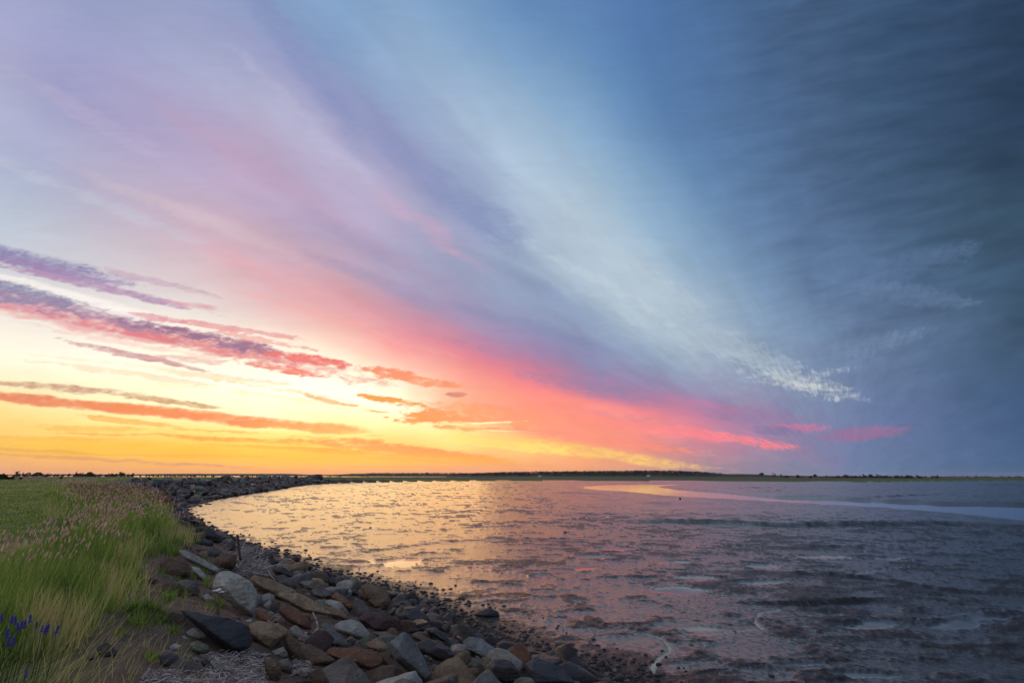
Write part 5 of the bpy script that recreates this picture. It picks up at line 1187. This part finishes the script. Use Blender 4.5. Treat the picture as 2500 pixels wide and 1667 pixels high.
# masts and poles
m_mast, k, b, o = mat_new('painted_steel'); b.inputs['Base Color'].default_value = (.12, .10, .10, 1); b.inputs['Roughness'].default_value = .6
def mast(px_, ytop, R_, label, zb):
    d = ray(px_, hz_y(px_)); dd_ = d[:2] / math.hypot(d[0], d[1]); t = ray(px_, ytop); h_ = H + t[2] / math.hypot(t[0], t[1]) * R_ - zb
    o = link('radio_mast', None, loc=(dd_[0] * R_, dd_[1] * R_, zb), label=label, cat='mast')
    for a in range(3):
        c_, s_ = math.cos(a * 2.094), math.sin(a * 2.094)
        V, Q_, T_ = tube([(c_ * .9, s_ * .9, 0), (c_ * .7, s_ * .7, h_)], [.22, .16], 5); link('leg', mesh_np('leg', V, [Q_, T_]), m_mast, parent=o)
    A_ = []
    for i in range(16):
        z0, z1 = h_ * i / 16, h_ * (i + 1) / 16; a = i * 2.094
        V, Q_, T_ = tube([(math.cos(a) * .85, math.sin(a) * .85, z0), (math.cos(a + 2.094) * .85, math.sin(a + 2.094) * .85, z1)], [.09, .09], 4); A_.append((V, Q_, T_))
    off = 0; VV_, QQ, TT_ = [], [], []
    for V, Q_, T_ in A_: VV_.append(V); QQ += [[x + off for x in f] for f in Q_]; TT_ += [[x + off for x in f] for f in T_]; off += len(V)
    link('lattice', mesh_np('lattice', np.concatenate(VV_), [QQ, TT_]), m_mast, parent=o)
    V, Q_, T_ = tube([(0, 0, h_ * .86), (0, 0, h_ * 1.04)], [.7, .45], 8); link('antenna', mesh_np('antenna', V, [Q_, T_]), m_mast, parent=o)
mast(1662.5, 1134, 2700, 'tall lattice mast above the wooded hill', 12); mast(2485, 1154.5, 3900, 'thin lattice mast near the right edge of the horizon', 8)
def pole(px_, ytop, i):
    R_ = 1290; d = ray(px_, hz_y(px_)); dd_ = d[:2] / math.hypot(d[0], d[1]); t = ray(px_, ytop); h_ = H + t[2] / math.hypot(t[0], t[1]) * R_ - .8
    o = link('utility_pole', None, loc=(dd_[0] * R_, dd_[1] * R_, .8), label=['thin utility pole at the far left above the tree line', 'utility pole left of the small tree on the left horizon', 'utility pole just left of the round tree', 'utility pole between the round tree and the slim tree', 'utility pole above the bright water strip on the left', 'utility pole nearest the end of the left tree line'][i], cat='pole', group='utility poles of the far fields')
    V, Q_, T_ = tube([(0, 0, 0), (0, 0, h_)], [.22, .16], 6); link('post', mesh_np('post', V, [Q_, T_]), m_trunk, parent=o)
    V, Q_, T_ = tube([(-1.1, 0, h_ * .93), (1.1, 0, h_ * .93)], [.12, .12], 4); link('crossarm', mesh_np('crossarm', V, [Q_, T_]), m_trunk, parent=o)
for i, (x, y_) in enumerate([(54, 1154), (117, 1155), (197, 1153.5), (314, 1154.5), (486, 1152.5), (540, 1154)]): pole(x, y_, i)
# two pale farm buildings at the foot of the wood
m_wall, k, b, o = mat_new('pale_wall'); b.inputs['Base Color'].default_value = (.6, .58, .55, 1)
m_roof, k, b, o = mat_new('grey_roof'); b.inputs['Base Color'].default_value = (.16, .15, .15, 1)
for px_, lab in ((1318, 'tiny pale farmhouse at the foot of the wooded hill'), (1583, 'tiny pale farmhouse high in the wood of the hill')):
    R_ = 2150; d = ray(px_, hz_y(px_)); dd_ = d[:2] / math.hypot(d[0], d[1]); zb = 1 if px_ < 1500 else 3
    o = link('farmhouse', None, loc=(dd_[0] * R_, dd_[1] * R_, zb), label=lab, cat='house'); w_, d_, h_ = 6, 4, 4
    V = [(-w_, -d_, 0), (w_, -d_, 0), (w_, d_, 0), (-w_, d_, 0), (-w_, -d_, h_), (w_, -d_, h_), (w_, d_, h_), (-w_, d_, h_)]
    link('wall', mesh_np('wall', V, [[(0, 1, 5, 4), (1, 2, 6, 5), (2, 3, 7, 6), (3, 0, 4, 7)]], smooth=False), m_wall, parent=o)
    V = [(-w_ - .5, -d_ - .5, h_), (w_ + .5, -d_ - .5, h_), (w_ + .5, d_ + .5, h_), (-w_ - .5, d_ + .5, h_), (-w_ - .5, 0, h_ + 3), (w_ + .5, 0, h_ + 3)]
    link('roof', mesh_np('roof', V, [[(0, 1, 5, 4), (2, 3, 4, 5), (0, 3, 2, 1)], [(3, 0, 4), (1, 2, 5)]], smooth=False), m_roof, parent=o)
# thin evening haze over everything
HZ = True
if HZ:
    m = bpy.data.materials.new('evening_haze'); m.use_nodes = True; nt = m.node_tree; nt.nodes.clear(); k = G(nt); o = k.node('ShaderNodeOutputMaterial'); v = k.node('ShaderNodeVolumePrincipled')
    v.inputs['Color'].default_value = (.85, .86, .9, 1); v.inputs['Density'].default_value = .000028; v.inputs['Anisotropy'].default_value = .2; nt.links.new(v.outputs[0], o.inputs['Volume'])
    S_ = 9700; zt_ = 75; V = [(x, y_, z_) for z_ in (-4.5, zt_) for x, y_ in ((-S_, -S_), (S_, -S_), (S_, S_), (-S_, S_))]
    link('haze', mesh_np('haze', V, [[(3, 2, 1, 0), (4, 5, 6, 7), (0, 1, 5, 4), (1, 2, 6, 5), (2, 3, 7, 6), (3, 0, 4, 7)]], smooth=False), m, kind='stuff')
print('all', time.time() - T0, sum(len(o.data.polygons) for o in bpy.data.objects if o.type == 'MESH'))
